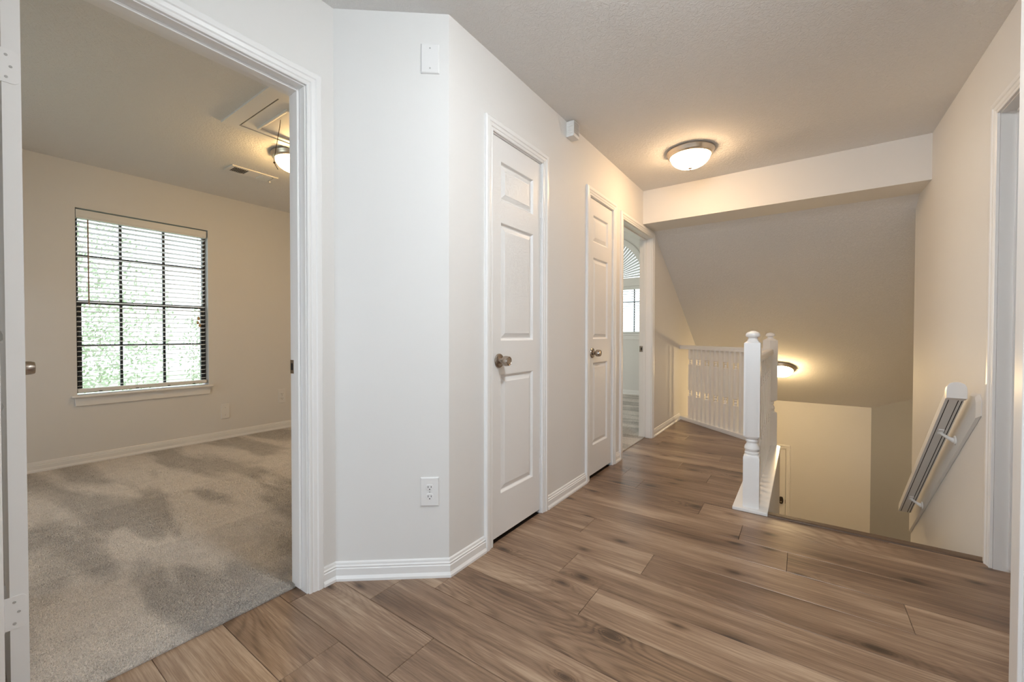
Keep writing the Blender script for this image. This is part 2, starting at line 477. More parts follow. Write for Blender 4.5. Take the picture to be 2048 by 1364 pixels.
mb = MB(); mb.box(4.32, 4.43, p1.y-0.05, yR-0.10, ZL, 2.3)
struct('wall_foyer_return', mb, M_wall, 'foyer wall returning behind the stair wall', 'wall')
mb = MB(); mb.box(2.8, 8.05, -2.5, 1.4, ZL-0.1, ZL)
struct('floor_foyer', mb, M_tile, 'tan floor of the lower foyer', 'floor')
# bedroom and far room shells
hW = (0.663, 1.561, 0.560, 2.077)
struct('wall_bedroom_window', grid_wall([-1.3, hW[0], hW[1], 3.3], [-0.1, hW[2], hW[3], 2.5], lambda u, z: inside(u, z, hW), yW, 0.16), M_wall, 'beige bedroom wall with the blind-covered window', 'wall')
hL = (2.75, 3.85, 0.75, 2.05)
struct('wall_bedroom_left', grid_wall([yA+0.05, hL[0], hL[1], yW+0.1], [-0.1, hL[2], hL[3], 2.5], lambda u, z: inside(u, z, hL), -1.2, -0.1, 'x'), M_wall, 'bedroom side wall hidden left of the doorway', 'wall')
mb = MB(); mb.box(3.16, 3.28, yB+0.1, 5.3, -0.1, 3.4)
struct('wall_bedroom_right', mb, M_wall, 'partition between the two bedrooms', 'wall')
mb = MB(); mb.box(-1.3, 3.2, yA+0.102, yW+0.1, H, H+0.08)
struct('ceiling_bedroom', mb, M_ceil, 'textured bedroom ceiling with attic hatch', 'ceiling')
hX = (2.295, 3.695, 1.09, 2.78)
struct('wall_room_window', grid_wall([yB+0.1, hX[0], hX[1], 5.3], [-0.1, hX[2], hX[3], 3.4], lambda u, z: inside(u, z, hX), 7.17, 0.14, 'x'), M_wall, 'far bedroom wall with arched window', 'wall')
hS = (4.55, 6.25, 0.8, 2.2)
struct('wall_room_side', grid_wall([3.2, hS[0], hS[1], 7.3], [-0.1, hS[2], hS[3], 3.4], lambda u, z: inside(u, z, hS), 5.2, 0.1), M_wall, 'far bedroom side wall', 'wall')
mb = MB(); mb.box(3.2, 7.3, yB+0.05, 5.3, 3.3, 3.4)
struct('ceiling_room', mb, M_ceil, 'high ceiling of the far bedroom', 'ceiling')

# ------------------------------------------------------------------ floor of planks
Y_CARPET = 1.719
rp_ = Vector((5.40, 1.252)); rd_ = Vector((-0.68, -0.78)).normalized(); rn_ = Vector((-rd_.y, rd_.x))
if rn_.x < 0: rn_ = -rn_
rail_line_y = lambda x: rp_.y + (x-rp_.x)*(rd_.y/rd_.x)
mb = MB()
sub = [(-3.2, -1.95), (2.95, -1.95), (2.95, yR-0.05), (xS-0.02, yR-0.05), (xS-0.02, 0.19), (4.56, 0.19), (5.44, yB+0.07), (3.28, yB+0.07), (3.28, yA+0.03), (0.9, yA+0.03), (0.9, Y_CARPET), (0.05, Y_CARPET), (0.05, yA+0.05), (-3.2, yA+0.05)]
mb.prism(sub, -0.10, -0.009)
floor = struct('floor', mb, M_sub, 'brown wood-look plank floor of the hall', 'floor')
PW, PL, X0 = 0.1996, 1.300, 0.398
known = {1: 1.293, 2: 1.038, 6: 0.876, 5: 0.682, 7: 0.572, 9: 0.047, 10: 0.260, 11: 0.492, 8: -0.337, 3: 0.10, 4: -0.06, 0: 0.75, 12: 0.93, 13: 1.10, 14: 0.55, 15: 0.80}
def plank(x0, x1, ya0, ya1, yb0, yb1):
    """top chamfered board; lower edge runs ya0 (at x0) to ya1 (at x1), upper edge yb0 to yb1"""
    g, c, zt, zm, zb = 0.0006, 0.0011, 0.0, -0.0011, -0.0085
    x0 += g; x1 -= g; ya0 += g; ya1 += g; yb0 -= g; yb1 -= g
    q = [(x0, ya0), (x1, ya1), (x1, yb1), (x0, yb0)]
    t = [(x0+c, ya0+c), (x1-c, ya1+c), (x1-c, yb1-c), (x0+c, yb0-c)]
    b = MB()
    b.rings([[(a, d, zb) for a, d in q], [(a, d, zm) for a, d in q], [(a, d, zt) for a, d in t]], cap0=False)
    b.build('plank', M_wood, floor, origin=((x0+x1)/2, (yb0+yb1)/2 if abs(yb0-ya0) < .1 else (ya0+yb0)/2, 0.0))
k = -18
while X0+k*PW < 5.45:
    x0, x1 = X0+k*PW, X0+(k+1)*PW
    lo0 = lo1 = -0.72
    hi0 = hi1 = yB+0.01
    if x1 < xA+0.01: hi0 = hi1 = yA+0.005
    if x1 < OPEN_A[1] and x0 > OPEN_A[0]: hi0 = hi1 = Y_CARPET
    elif x0 < OPEN_A[1] < x1: hi0 = hi1 = yA+0.005
    elif xA-0.2 < x0 < xB: hi0 = hi1 = min(yA, yB + (xB-x0)*1.24)+0.01
    if 1.99 < x0 < 2.75: lo0 = lo1 = -0.86
    if x0 < xN-0.1: lo0 = lo1 = yN-0.005
    if x0 > D3[0]-0.03 and x1 < D3[1]+0.03: hi0 = hi1 = yB+0.062
    splits = [(x0, x1)]
    if x0 > xS-0.2 and x1 > xS-0.03:            # landing beyond the stair edge
        if x0 < xS-0.045: splits = [(x0, xS-0.045), (xS-0.045, x1)]
    for (s0, s1) in splits:
        l0, l1, h0, h1 = lo0, lo1, hi0, hi1
        if s0 >= xS-0.05: l0 = l1 = 0.20
        if s1 > 4.55:
            l0 = max(l0, rail_line_y(s0)-0.03); l1 = max(l1, rail_line_y(s1)-0.03)
            l0 = min(l0, h0-0.012); l1 = min(l1, h1-0.012)
        j = known.get(k, ((k*0.437) % 1.0)*PL)
        js = [j+n*PL for n in range(-4, 5)]
        cuts = sorted(q for q in js if max(l0, l1)+0.05 < q < min(h0, h1)-0.05)
        edges = [None] + cuts + [None]
        for e0, e1 in zip(edges[:-1], edges[1:]):
            ya0, ya1 = (l0, l1) if e0 is None else (e0, e0)
            yb0, yb1 = (h0, h1) if e1 is None else (e1, e1)
            plank(s0, s1, ya0, ya1, yb0, yb1)
    k += 1
# two fill strips: bedroom threshold
mb = MB(); mb.box(X0+2*PW+0.0006, OPEN_A[1]-0.0005, yA+0.006, Y_CARPET, -0.0085, 0)
mb.build('plank', M_wood, floor, origin=(0.83, 1.68, 0))
mb = MB(); mb.box(X0+19*PW+0.0006, D3[1]-0.0005, yB+0.011, yB+0.062, -0.0085, 0)
mb.build('plank', M_wood, floor, origin=(4.21, 1.29, 0))
# stair nosing
mb = MB()
pr = [(xS-0.045, 0.0005), (xS-0.043, 0.005), (xS-0.03, 0.0075), (xS+0.004, 0.0085), (xS+0.013, 0.004), (xS+0.015, -0.006), (xS+0.011, -0.016), (xS, -0.018), (xS-0.045, -0.018)]
mb.prism(pr, -0.728, 0.158, lambda a, c, t: (a, t, c))
nos = mb.build('stair_nosing', M_nosing, floor, origin=(xS, -0.28, 0))
# steps
st = empty('stairs', (xS, -0.28, ZL), 'staircase descending from the hall edge to the foyer', 'stairs', kind='structure')
NR = 14; rise = -ZL/NR; run = 0.235
for i in range(1, NR):
    mb = MB(); mb.box(xS+(i-1)*run+0.018, xS+i*run+0.018+0.02, yR+0.004, 0.156, -i*rise-0.04, -i*rise)
    mb.build('tread', M_nosing, st, bevel=0.006)
    mb = MB(); mb.box(xS+(i-1)*run+0.018, xS+(i-1)*run+0.036, yR+0.004, 0.156, -(i)*rise+0.001, -(i-1)*rise-0.041)
    mb.build('riser', M_trim, st)

# carpets
def carpet(name, x0, x1, y0, y1, label, tufts=()):
    mb = MB(); mb.box(x0, x1, y0, y1, -0.03, 0.006)
    o = mb.build(name, M_carpet)
    tag(o, label, 'carpet', None, 'stuff')
    if tufts:
        V, Fc = [], []
        base = Vector(WO[o.name])
        vs = []; n_tot = 0
        for (a, b, c, d, dens, hgt) in tufts:
            n = int((b-a)*(d-c)*dens); n_tot += n
            px = rng.uniform(a, b, n); py = rng.uniform(c, d, n)
            ang = rng.uniform(0, 2*PI, n); ht = hgt*rng.uniform(0.6, 1.15, n); wd = hgt*0.20
            la = rng.normal(0, 0.40, n)*ht; lb = rng.normal(0, 0.40, n)*ht
            v = np.empty((n, 3, 3))
            v[:, 0] = np.stack([px-np.cos(ang)*wd, py-np.sin(ang)*wd, np.full(n, 0.004)], 1)
            v[:, 1] = np.stack([px+np.cos(ang)*wd, py+np.sin(ang)*wd, np.full(n, 0.004)], 1)
            v[:, 2] = np.stack([px+la, py+lb, 0.004+ht], 1)
            vs.append(v.reshape(-1, 3))
        vs = np.concatenate(vs) - np.array(base)
        me = bpy.data.meshes.new('pile')
        nv_ = len(vs); nf = nv_//3
        me.vertices.add(nv_); me.vertices.foreach_set('co', vs.astype(np.float32).ravel())
        me.loops.add(nv_); me.loops.foreach_set('vertex_index', np.arange(nv_, dtype=np.int32))
        me.polygons.add(nf); me.polygons.foreach_set('loop_start', np.arange(0, nv_, 3, dtype=np.int32))
        me.update(); me.validate()
        me.materials.append(M_carpet)
        p = bpy.data.objects.new('pile', me); COL.objects.link(p); place(p, base, o)
        p['kind'] = 'stuff'
    return o
carpet('carpet', -1.2, 3.16, Y_CARPET, yW, 'gray-brown cut pile carpet in the near bedroom',
       [(0.10, 0.87, Y_CARPET-0.006, 1.80, 150000, 0.008), (0.0, 1.6, 1.80, 2.6, 110000, 0.0075), (0.1, 2.3, 2.6, 3.4, 60000, 0.0075), (0.2, 2.4, 3.4, yW-0.02, 30000, 0.0075)])
carpet('carpet', 3.29, 7.165, yB+0.062, 5.2, 'gray carpet in the far bedroom beyond the narrow doorway',
       [(3.42, 4.23, yB+0.058, 1.6, 60000, 0.008), (4.0, 7.1, 1.45, 2.8, 25000, 0.008)])

# ------------------------------------------------------------------ trim profiles
CAS_W = 0.060
CASING = [(0, 0), (0, .009), (.004, .011), (.011, .0105), (.014, .0085), (.018, .012), (.032, .0135), (.036, .017), (.046, .0175), (.055, .0165), (.060, .012), (.060, 0)]
def casing_piece(a, b, out, nrm, mit0, mit1):
    """moulding from a to b; profile w grows along `out`, thickness along nrm; mit = +-1 mitre, 0 square"""
    a, b, out, nrm = Vector(a), Vector(b), Vector(out), Vector(nrm)
    d = (b-a).normalized(); mb = MB()
    mb.rings([[a + out*w_ + nrm*t_ - d*(w_*mit0) for w_, t_ in CASING], [b + out*w_ + nrm*t_ + d*(w_*mit1) for w_, t_ in CASING]])
    return mb
def door_casing(parent, u0, u1, ztop, plane, axis, nrm, sides=(True, True)):
    P = (lambda u, z: (u, plane, z)) if axis == 'y' else (lambda u, z: (plane, u, z))
    du = Vector((1, 0, 0)) if axis == 'y' else Vector((0, 1, 0)); up = Vector((0, 0, 1))
    zb = 0.0 if ztop > 0 else ZL
    if sides[0]: casing_piece(P(u0, zb), P(u0, ztop), -du, nrm, 0, 1).build('side_casing', M_trim, parent, smooth=25)
    if sides[1]: casing_piece(P(u1, zb), P(u1, ztop), du, nrm, 0, 1).build('side_casing', M_trim, parent, smooth=25)
    casing_piece(P(u0, ztop), P(u1, ztop), up, nrm, 1, 1).build('head_casing', M_trim, parent, smooth=25)
def frame_of(name, u0, u1, ztop, y_in, y_out, label, stop=None, casing_plane=None, nrm=(0, -1, 0), zlow=0.0, jt=0.018, sides=(True, True)):
    """lining of a doorway in a y-plane wall: jambs, head, stops and casing"""
    e = empty(name, ((u0+u1)/2, (y_in+y_out)/2, 0), label, 'door frame', kind='structure')
    ya, yb = min(y_in, y_out), max(y_in, y_out)
    for s, u in ((-1, u0), (1, u1)):
        mb = MB(); mb.box(min(u, u+s*jt), max(u, u+s*jt), ya, yb, zlow, ztop+jt); mb.build('jamb', M_trim, e)
    mb = MB(); mb.box(u0, u1, ya, yb, ztop, ztop+jt); mb.build('head_jamb', M_trim, e)
    if stop:
        s0, s1, sd = stop
        for s, u in ((1, u0), (-1, u1)):
            mb = MB(); mb.box(min(u, u+s*sd), max(u, u+s*sd), s0, s1, zlow+0.012, ztop); mb.build('door_stop', M_trim, e, bevel=0.0015)
        mb = MB(); mb.box(u0+sd, u1-sd, s0, s1, ztop-sd, ztop); mb.build('door_stop', M_trim, e, bevel=0.0015)
    if casing_plane is not None:
        door_casing(e, u0-0.005, u1+0.005, ztop+0.005, casing_plane, 'y', Vector(nrm), sides)
    return e
t1 = frame_of('trim_1', OPEN_A[0], OPEN_A[1], OPEN_A[2], yA+0.001, yA+TH+0.001, 'white door frame of the open bedroom doorway', (1.674, 1.712, 0.011), yA)
mb = MB(); mb.box(0.8655, 0.8672+0.003, 1.727, 1.7565, 0.894, 0.951); sp = mb.build('strike_plate', M_nickel, t1, bevel=0.001, label='dark metal strike plate')
mb = MB(); mb.box(0.8648, 0.866, 1.736, 1.750, 0.908, 0.937); mb.build('latch_hole', M_dark, sp)
t2 = frame_of('trim_2', D1[0]-0.004, D1[1]+0.004, DZ1+0.004, yB+0.001, yB+TH, 'white frame of the first closet door', (yB+0.045, yB+0.06, 0.011), yB)
t3 = frame_of('trim_3', D2[0]-0.004, D2[1]+0.004, DZ1+0.004, yB+0.001, yB+TH, 'white frame of the second closet door, beside the far doorway', (yB+0.045, yB+0.06, 0.011), yB)
t4 = frame_of('trim_4', D3[0], D3[1], 2.040, yB+0.001, yB+TH+0.004, 'white frame of the narrow far bedroom doorway under the beam', (yB+0.055, yB+0.082, 0.011), yB)
mb = MB(); mb.box(4.2370, 4.2398, yB+0.088, yB+0.121, 0.885, 0.945); sp = mb.build('strike_plate', M_nickel, t4, bevel=0.001, label='small metal strike plate')
mb = MB(); mb.box(4.2360, 4.2372, yB+0.094, yB+0.106, 0.900, 0.930); mb.build('latch_hole', M_dark, sp)
t5 = frame_of('trim_5', 2.0, 2.762, 2.05, yR-0.001, yR-0.127, 'white frame of the doorway beside the top stair', (yR-0.075, yR-0.045, 0.011), yR, (0, 1, 0), zlow=0.0)
t6 = frame_of('trim_6', 0.99, 1.738, 2.05, yN-0.001, yN-0.11, 'white frame of the utility closet at the right edge', None, yN, (0, 1, 0), sides=(True, False))
mb = MB(); mb.box(1.745, 1.804, yR+0.001, yN+0.007, 0.0, H-0.001); mb.build('corner_board', M_trim, t6, bevel=0.003)

BASE = [(0, 0), (.019, 0), (.019, .010), (.015, .018), (.0125, .022), (.0125, .050), (.0095, .053), (.0105, .060), (.0065, .064), (.0055, .073), (.002, .078), (0, .078)]
def baseboard(name, pts, side, label):
    """pts in plan; side = unit offset direction function resolved from the room side (left of travel = +1)"""
    pts = [Vector(p) for p in pts]; mb = MB(); rs = []
    for i, p in enumerate(pts):
        ds = []
        if i > 0: ds.append((pts[i]-pts[i-1]).normalized())
        if i < len(pts)-1: ds.append((pts[i+1]-pts[i]).normalized())
        ns = [Vector((-d.y, d.x))*side for d in ds]
        n = ns[0] if len(ns) == 1 else (ns[0]+ns[1])/(1+ns[0].dot(ns[1]))
        rs.append([(p.x+n.x*w_, p.y+n.y*w_, z_) for w_, z_ in BASE])
    mb.rings(rs)
    return struct(name, mb, M_trim, label, 'baseboard', smooth=25)
baseboard('baseboard_left', [(OPEN_A[1]+0.064, yA), (xA, yA), (xB, yB), (D1[0]-0.070, yB)], -1, 'white baseboard turning along the angled wall')
baseboard('baseboard_hall', [(D1[1]+0.070, yB), (D2[0]-0.070, yB)], -1, 'white baseboard between the two closet doors')
baseboard('baseboard_hall', [(D2[1]+0.070, yB), (D3[0]-0.065, yB)], -1, 'tiny piece of white baseboard between second closet and far doorway')
baseboard('baseboard_hall', [(D3[1]+0.065, yB), (5.43, yB)], -1, 'white baseboard from far doorway to the railing')
baseboard('baseboard_bedroom', [(-1.2, yW), (3.16, yW)], -1, 'white baseboard below the bedroom window').location.z += 0.006
baseboard('baseboard_room', [(7.17, 5.2), (7.17, yB+0.12)], -1, 'white baseboard below the far arched window').location.z += 0.006

# ------------------------------------------------------------------ doors
def knob(parent, c, axis, name='knob', label='satin nickel door knob'):
    mb = MB(); mb.lathe([(.0, -.001), (.036, -.001), (.0365, .004), (.034, .008), (.029, .0105), (.0145, .012), (.0135, .026), (.017, .031), (.0245, .036), (.0262, .044), (.0255, .056), (.0225, .066), (.0195, .0675), (.0175, .0655), (.009, .0645), (0, .0642)], c, axis, 36, False, False)
    return mb.build(name, M_nickel, parent, smooth=30, label=label)
def panel_mesh(x0, x1, z0, z1, yf, sgn, M=None):
    """moulded panel: ovolo sinking, flat, then raised field; yf = door face, sgn = direction into the door"""
    mb = MB(M)
    lv = [(0, 0), (.003, .0022), (.009, .0105), (.012, .0120), (.015, .0118), (.036, .0042), (.0385, .0028)]
    rs = [[(x0+i, yf+sgn*d, z0+i), (x1-i, yf+sgn*d, z0+i), (x1-i, yf+sgn*d, z1-i), (x0+i, yf+sgn*d, z1-i)] for i, d in lv]
    mb.rings(rs, cap0=False, cap1=True); return mb
def door_slab(x0, x1, z0, z1, y0, y1, holes, M=None):
    """slab whose two faces are pierced by the panel openings (closed tunnels between them)"""
    xs = sorted({x0, x1} | {h_[0] for h_ in holes} | {h_[1] for h_ in holes}); zs = sorted({z0, z1} | {h_[2] for h_ in holes} | {h_[3] for h_ in holes})
    mb = grid_wall(xs, zs, lambda u, z: inside(u, z, *holes), y0, y1-y0); mb.M = M
    return mb
def closet_door(name, d, label, knob_x, hinge_x):
    u0, u1 = d; y0, y1 = yB+0.004, yB+0.039
    e = empty(name, ((u0+u1)/2, (y0+y1)/2, 0), label, 'door', kind='structure')
    pads = (0.070, 0.078)
    hs = [(u0+pads[0], u1-pads[1], 1.745, 1.942), (u0+pads[0], u1-pads[1], 1.028, 1.632), (u0+pads[0], u1-pads[1], 0.240, 0.853)]
    door_slab(u0, u1, DZ0, DZ1, y0, y1, hs).build('slab', M_door, e)
    for h_ in hs:
        panel_mesh(*h_, y0, 1).build('panel', M_door, e)
        panel_mesh(*h_, y1, -1).build('panel', M_door, e)
    knob(e, (knob_x, y0, 0.926), (0, -1, 0))
    mb = MB(); mb.box(u0-0.0035, u0-0.0005, y0-0.001, y0+0.010, 0.90, 0.955); mb.build('latch', M_nickel, e)
    for z in (0.289, 1.790):
        hb = MB(); hb.lathe([(0, 0), (.0065, .0), (.0065, .0285), (.0058, .029), (.0058, .0305), (.0065, .031), (.0065, .0585), (.0058, .059), (.0058, .0605), (.0065, .061), (.0065, .09), (0, .09)], (hinge_x, yB-0.005, z-0.045), (0, 0, 1), 14, False, False)
        hh = hb.build('hinge', M_trim, e, smooth=30)
        hl = MB(); hl.box(hinge_x-0.018, hinge_x-0.003, y0-0.0022, y0-0.0002, z-0.045, z+0.045); hl.build('hinge_leaf', M_trim, hh, bevel=0.0008)
    return e
closet_door('door_1', D1, 'closed white three-panel closet door next to the angled wall', 1.664, D1[1]+0.012)
closet_door('door_2', D2, 'closed white three-panel closet door farther down the hall', 2.800, D2[1]+0.012)
# open bedroom door seen edge-on
hingeA = Vector((0.107, yA+TH+0.003, 0))
MA = Matrix.Translation(hingeA) @ Matrix.Rotation(math.radians(88.8), 4, 'Z')
dA = empty('door_3', tuple(hingeA), 'white bedroom door swung open, seen edge-on at the left', 'door', kind='structure')
wd, th = 0.758, 0.034
rows = [(1.66, 1.94), (1.03, 1.60), (0.24, 0.85)]
hs = [(a, b, c, d) for c, d in rows for a, b in ((0.11, 0.34), (0.42, 0.65))]
door_slab(0.003, wd, DZ0, 2.04, -0.005, -0.005-th, hs, MA).build('slab', M_door, dA)
for h_ in hs:
    panel_mesh(*h_, -0.005, -1, MA).build('panel', M_door, dA)
    panel_mesh(*h_, -0.005-th, 1, MA).build('panel', M_door, dA)
kc = MA @ Vector((wd-0.066, -0.005-th, 0.926)); kd = (MA.to_3x3() @ Vector((0, -1, 0)))
knob(dA, tuple(kc), tuple(kd))
kc2 = MA @ Vector((wd-0.066, -0.005, 0.926)); knob(dA, tuple(kc2), tuple(-kd))
for z in (1.782, 0.291):
    def RX(u, v):   # plate in the plane of the door's hinge edge
        return MA @ Vector((0.0012, -0.002-u, z+v))
    pts = [(-0.006, -.045)]
    rr_, w_, h_ = 0.012, 0.0325, 0.045
    pts = [(-0.012, -h_)] + [(w_-rr_+rr_*math.sin(t), -h_+rr_-rr_*math.cos(t)) for t in np.linspace(0, PI/2, 6)] + [(w_-rr_+rr_*math.cos(t), h_-rr_+rr_*math.sin(t)) for t in np.linspace(0, PI/2, 6)] + [(-0.012, h_)]
    mb = MB(MA); mb.prism([(a, b) for a, b in pts], 0.0008, 0.0036, lambda a, b, t: (t, -0.003-a, z+b))
    hp = mb.build('hinge', M_trim, dA)
    for (su, sv) in ((0.010, 0.029), (0.018, 0.0), (0.010, -0.030)):
        mb = MB(MA); mb.lathe([(0, -.0005), (.0036, -.0005), (.0032, .0009), (0, .0009)], (0.0007, -0.003-su, z+sv), (-1, 0, 0), 14, False, False)
        sw = mb.build('screw', M_screw, hp, smooth=30)
        mb = MB(MA); mb.box(-0.0004, 0.0002, -0.003-su-0.0018, -0.003-su+0.0018, z+sv-0.0006, z+sv+0.0006); mb.build('screw_slot', M_dark, sw) if False else None
    mb = MB(MA); mb.lathe([(0, 0), (.006, 0), (.006, .09), (0, .09)], (-0.004, 0.010, z-0.045), (0, 0, 1), 12, False, False); mb.build('hinge_barrel', M_trim, dA, smooth=30)
# front door in the lower foyer
dF = empty('door_4', (xF+0.03, 0.65, ZL), 'beige front door at the foot of the stairs with dark deadbolt', 'door', kind='structure')
hs = [(0.30+k_*0.40, 0.60+k_*0.40, ZL+c, ZL+d) for k_ in (0, 1) for c, d in ((0.25, 0.85), (1.03, 1.62), (1.70, 1.88))]
mb = grid_wall(sorted({0.199, 1.103} | {h_[0] for h_ in hs} | {h_[1] for h_ in hs}), sorted({ZL+0.01, -0.775} | {h_[2] for h_ in hs} | {h_[3] for h_ in hs}), lambda u, z: inside(u, z, *hs), xF+0.006, 0.044, 'x')
mb.build('slab', M_trim, dF)
for h_ in hs:
    mb = panel_mesh(h_[0], h_[1], h_[2], h_[3], 0, 1)
    mb.v = [Vector((xF+0.006+p.y, p.x, p.z)) for p in mb.v]; mb.build('panel', M_trim, dF)
mb = MB(); mb.prism([(0.253+0.030*math.cos(t)*min(1, 1.0/max(abs(math.cos(t)), abs(math.sin(t)))**0.7), -1.615+0.055*math.sin(t)*min(1.25, 1.0/max(abs(math.cos(t)), abs(math.sin(t)))**0.7)) for t in np.linspace(0, 2*PI, 24, endpoint=False)], xF-0.020, xF+0.008, lambda a, b, t: (t, a, b))
db = mb.build('deadbolt', M_deadbolt, dF, bevel=0.003, label='dark bronze deadbolt plate')
mb = MB(); mb.lathe([(0, 0), (.012, 0), (.012, .006), (0, .007)], (xF-0.020, 0.253, -1.635), (-1, 0, 0), 16, False, False); mb.build('keyhole', M_nickel, db, smooth=30)
mb = MB(); mb.lathe([(0, 0), (.035, 0), (.034, .008), (.013, .012), (.013, .03), (.026, .036), (.027, .05), (.02, .062), (0, .064)], (xF+0.006, 0.262, -1.93), (-1, 0, 0), 24, False, False); mb.build('knob', M_deadbolt, dF, smooth=30)
mb = MB(); mb.box(xF-0.004, xF+0.008, 0.190, 0.200, -1.66, -1.60); mb.build('latch', M_deadbolt, dF)
t7 = empty('trim_7', (xF, 0.65, ZL), 'beige frame around the lower front door', 'door frame', kind='structure')
door_casing(t7, fd[0], fd[1], fd[3], xF, 'x', Vector((-1, 0, 0)))
for u0, u1 in ((fd[0]-0.001, fd[0]+0.0025), (fd[1]-0.0025, fd[1]+0.001)):
    mb = MB(); mb.box(xF+0.03, xF+0.11, u0, u1, ZL, fd[3]); mb.build('jamb', M_trim, t7)
mb = MB(); mb.box(xF+0.052, xF+0.11, fd[0]-0.01, fd[1]+0.01, ZL, fd[3]+0.01); mb.build('weather_backing', M_dark, t7)
# utility closet door with grille at the right edge
dU = empty('door_5', (1.36, yN-0.03, 0), 'white utility closet door with louvered return grille at the right edge', 'door', kind='structure')
u0, u1 = 0.996, 1.733; gr = (u0+0.05, u1-0.028, 0.05, 0.300); pn = (u0+0.05, u1-0.028, 0.440, 0.835); pn2 = (u0+0.05, u1-0.028, 0.99, 1.93)
door_slab(u0, u1, 0.012, 2.04, yN-0.004, yN-0.039, [gr, pn, pn2]).build('slab', M_door, dU)
for h_ in (pn, pn2):
    panel_mesh(*h_, yN-0.004, -1).build('panel', M_door, dU); panel_mesh(*h_, yN-0.039, 1).build('panel', M_door, dU)
gl = None
z = gr[2]+0.01
while z < gr[3]-0.006:
    mb = MB(); mb.prism([(yN-0.004, z), (yN-0.004, z+0.003), (yN-0.020, z+0.017), (yN-0.020, z+0.014)], gr[0], gr[1], lambda a, b, t: (t, a, b)); mb.build('louver', M_grille, dU); z += 0.0185
mb = MB(); mb.box(gr[0], gr[1], yN-0.037, yN-0.032, gr[2], gr[3]); mb.build('grille_backing', M_dark, dU)
knob(dU, (u0+0.06, yN-0.004, 0.925), (0, 1, 0))

# ------------------------------------------------------------------ bedroom window and blind
def pane_window(name, label, P, u0, u1, z0, z1, mullions, rows, meet, fw=0.022, deep=0.04, t0=0.075):
    """dark sash window; P(u,t,z): t metres outwards from the room face"""
    e = empty(name, P((u0+u1)/2, t0, z0), label, 'window', kind='structure')
    def bar(nm, a, b, c, d, ta=t0, tb=t0+deep, mat=M_bronze):
        mb = MB(); vs = [P(u, t, z) for u in (a, b) for t in (ta, tb) for z in (c, d)]
        mb.add(vs, [(0, 1, 3, 2), (4, 6, 7, 5), (0, 4, 5, 1), (2, 3, 7, 6), (0, 2, 6, 4), (1, 5, 7, 3)]); return mb.build(nm, mat, e)
    bar('frame_side', u0, u0+fw, z0, z1); bar('frame_side', u1-fw, u1, z0, z1)
    bar('frame_rail', u0+fw, u1-fw, z0, z0+fw); bar('frame_rail', u0+fw, u1-fw, z1-fw, z1)
    if meet: bar('meeting_rail', u0+fw, u1-fw, meet-0.016, meet+0.014)
    cs = [u0+fw] + mullions + [u1-fw]
    zs = sorted([z0+fw, z1-fw] + rows + ([meet] if meet else []))
    for mu in mullions:
        for a, b in ([(z0+fw, (meet or z1)-0.016), (meet+0.014, z1-fw)] if meet else [(z0+fw, z1-fw)]):
            bar('muntin', mu-0.009, mu+0.009, a, b, t0+0.008, t0+0.030)
    for rw in rows:
        for a, b in zip(cs[:-1], cs[1:]): bar('muntin', a+(0.009 if a in mullions else 0), b-(0.009 if b in mullions else 0), rw-0.007, rw+0.007, t0+0.009, t0+0.029)
    for a, b in zip(cs[:-1], cs[1:]):
        for c, d in zip(zs[:-1], zs[1:]): bar('pane', a, b, c, d, t0+0.017, t0+0.021, M_glass)
    return e
w1 = pane_window('window_1', 'bedroom window with dark frame of twelve panes behind white blinds', lambda u, t, z: (u, yW+t, z), hW[0], hW[1], 0.575, hW[3], [0.946, 1.241], [1.706, 0.966], 1.325)
for a, b in ((hW[0]+0.022, hW[0]+0.040), (hW[1]-0.040, hW[1]-0.022)):    # stiles of the lower sash
    mb = MB(); mb.box(a, b, yW+0.070, yW+0.10, 0.60, 1.31); mb.build('sash_stile', M_bronze, w1)
mb = MB(); mb.box(0.628, 1.590, yW-0.042, yW+0.075, 0.548, 0.566); mb.build('sill', M_trim, w1, bevel=0.006)
mb = MB(); mb.prism([(0.645, 0.548), (1.573, 0.548), (1.566, 0.478), (0.652, 0.478)], yW-0.014, yW, lambda a, b, t: (a, t, b)); mb.build('apron', M_trim, w1, bevel=0.003)

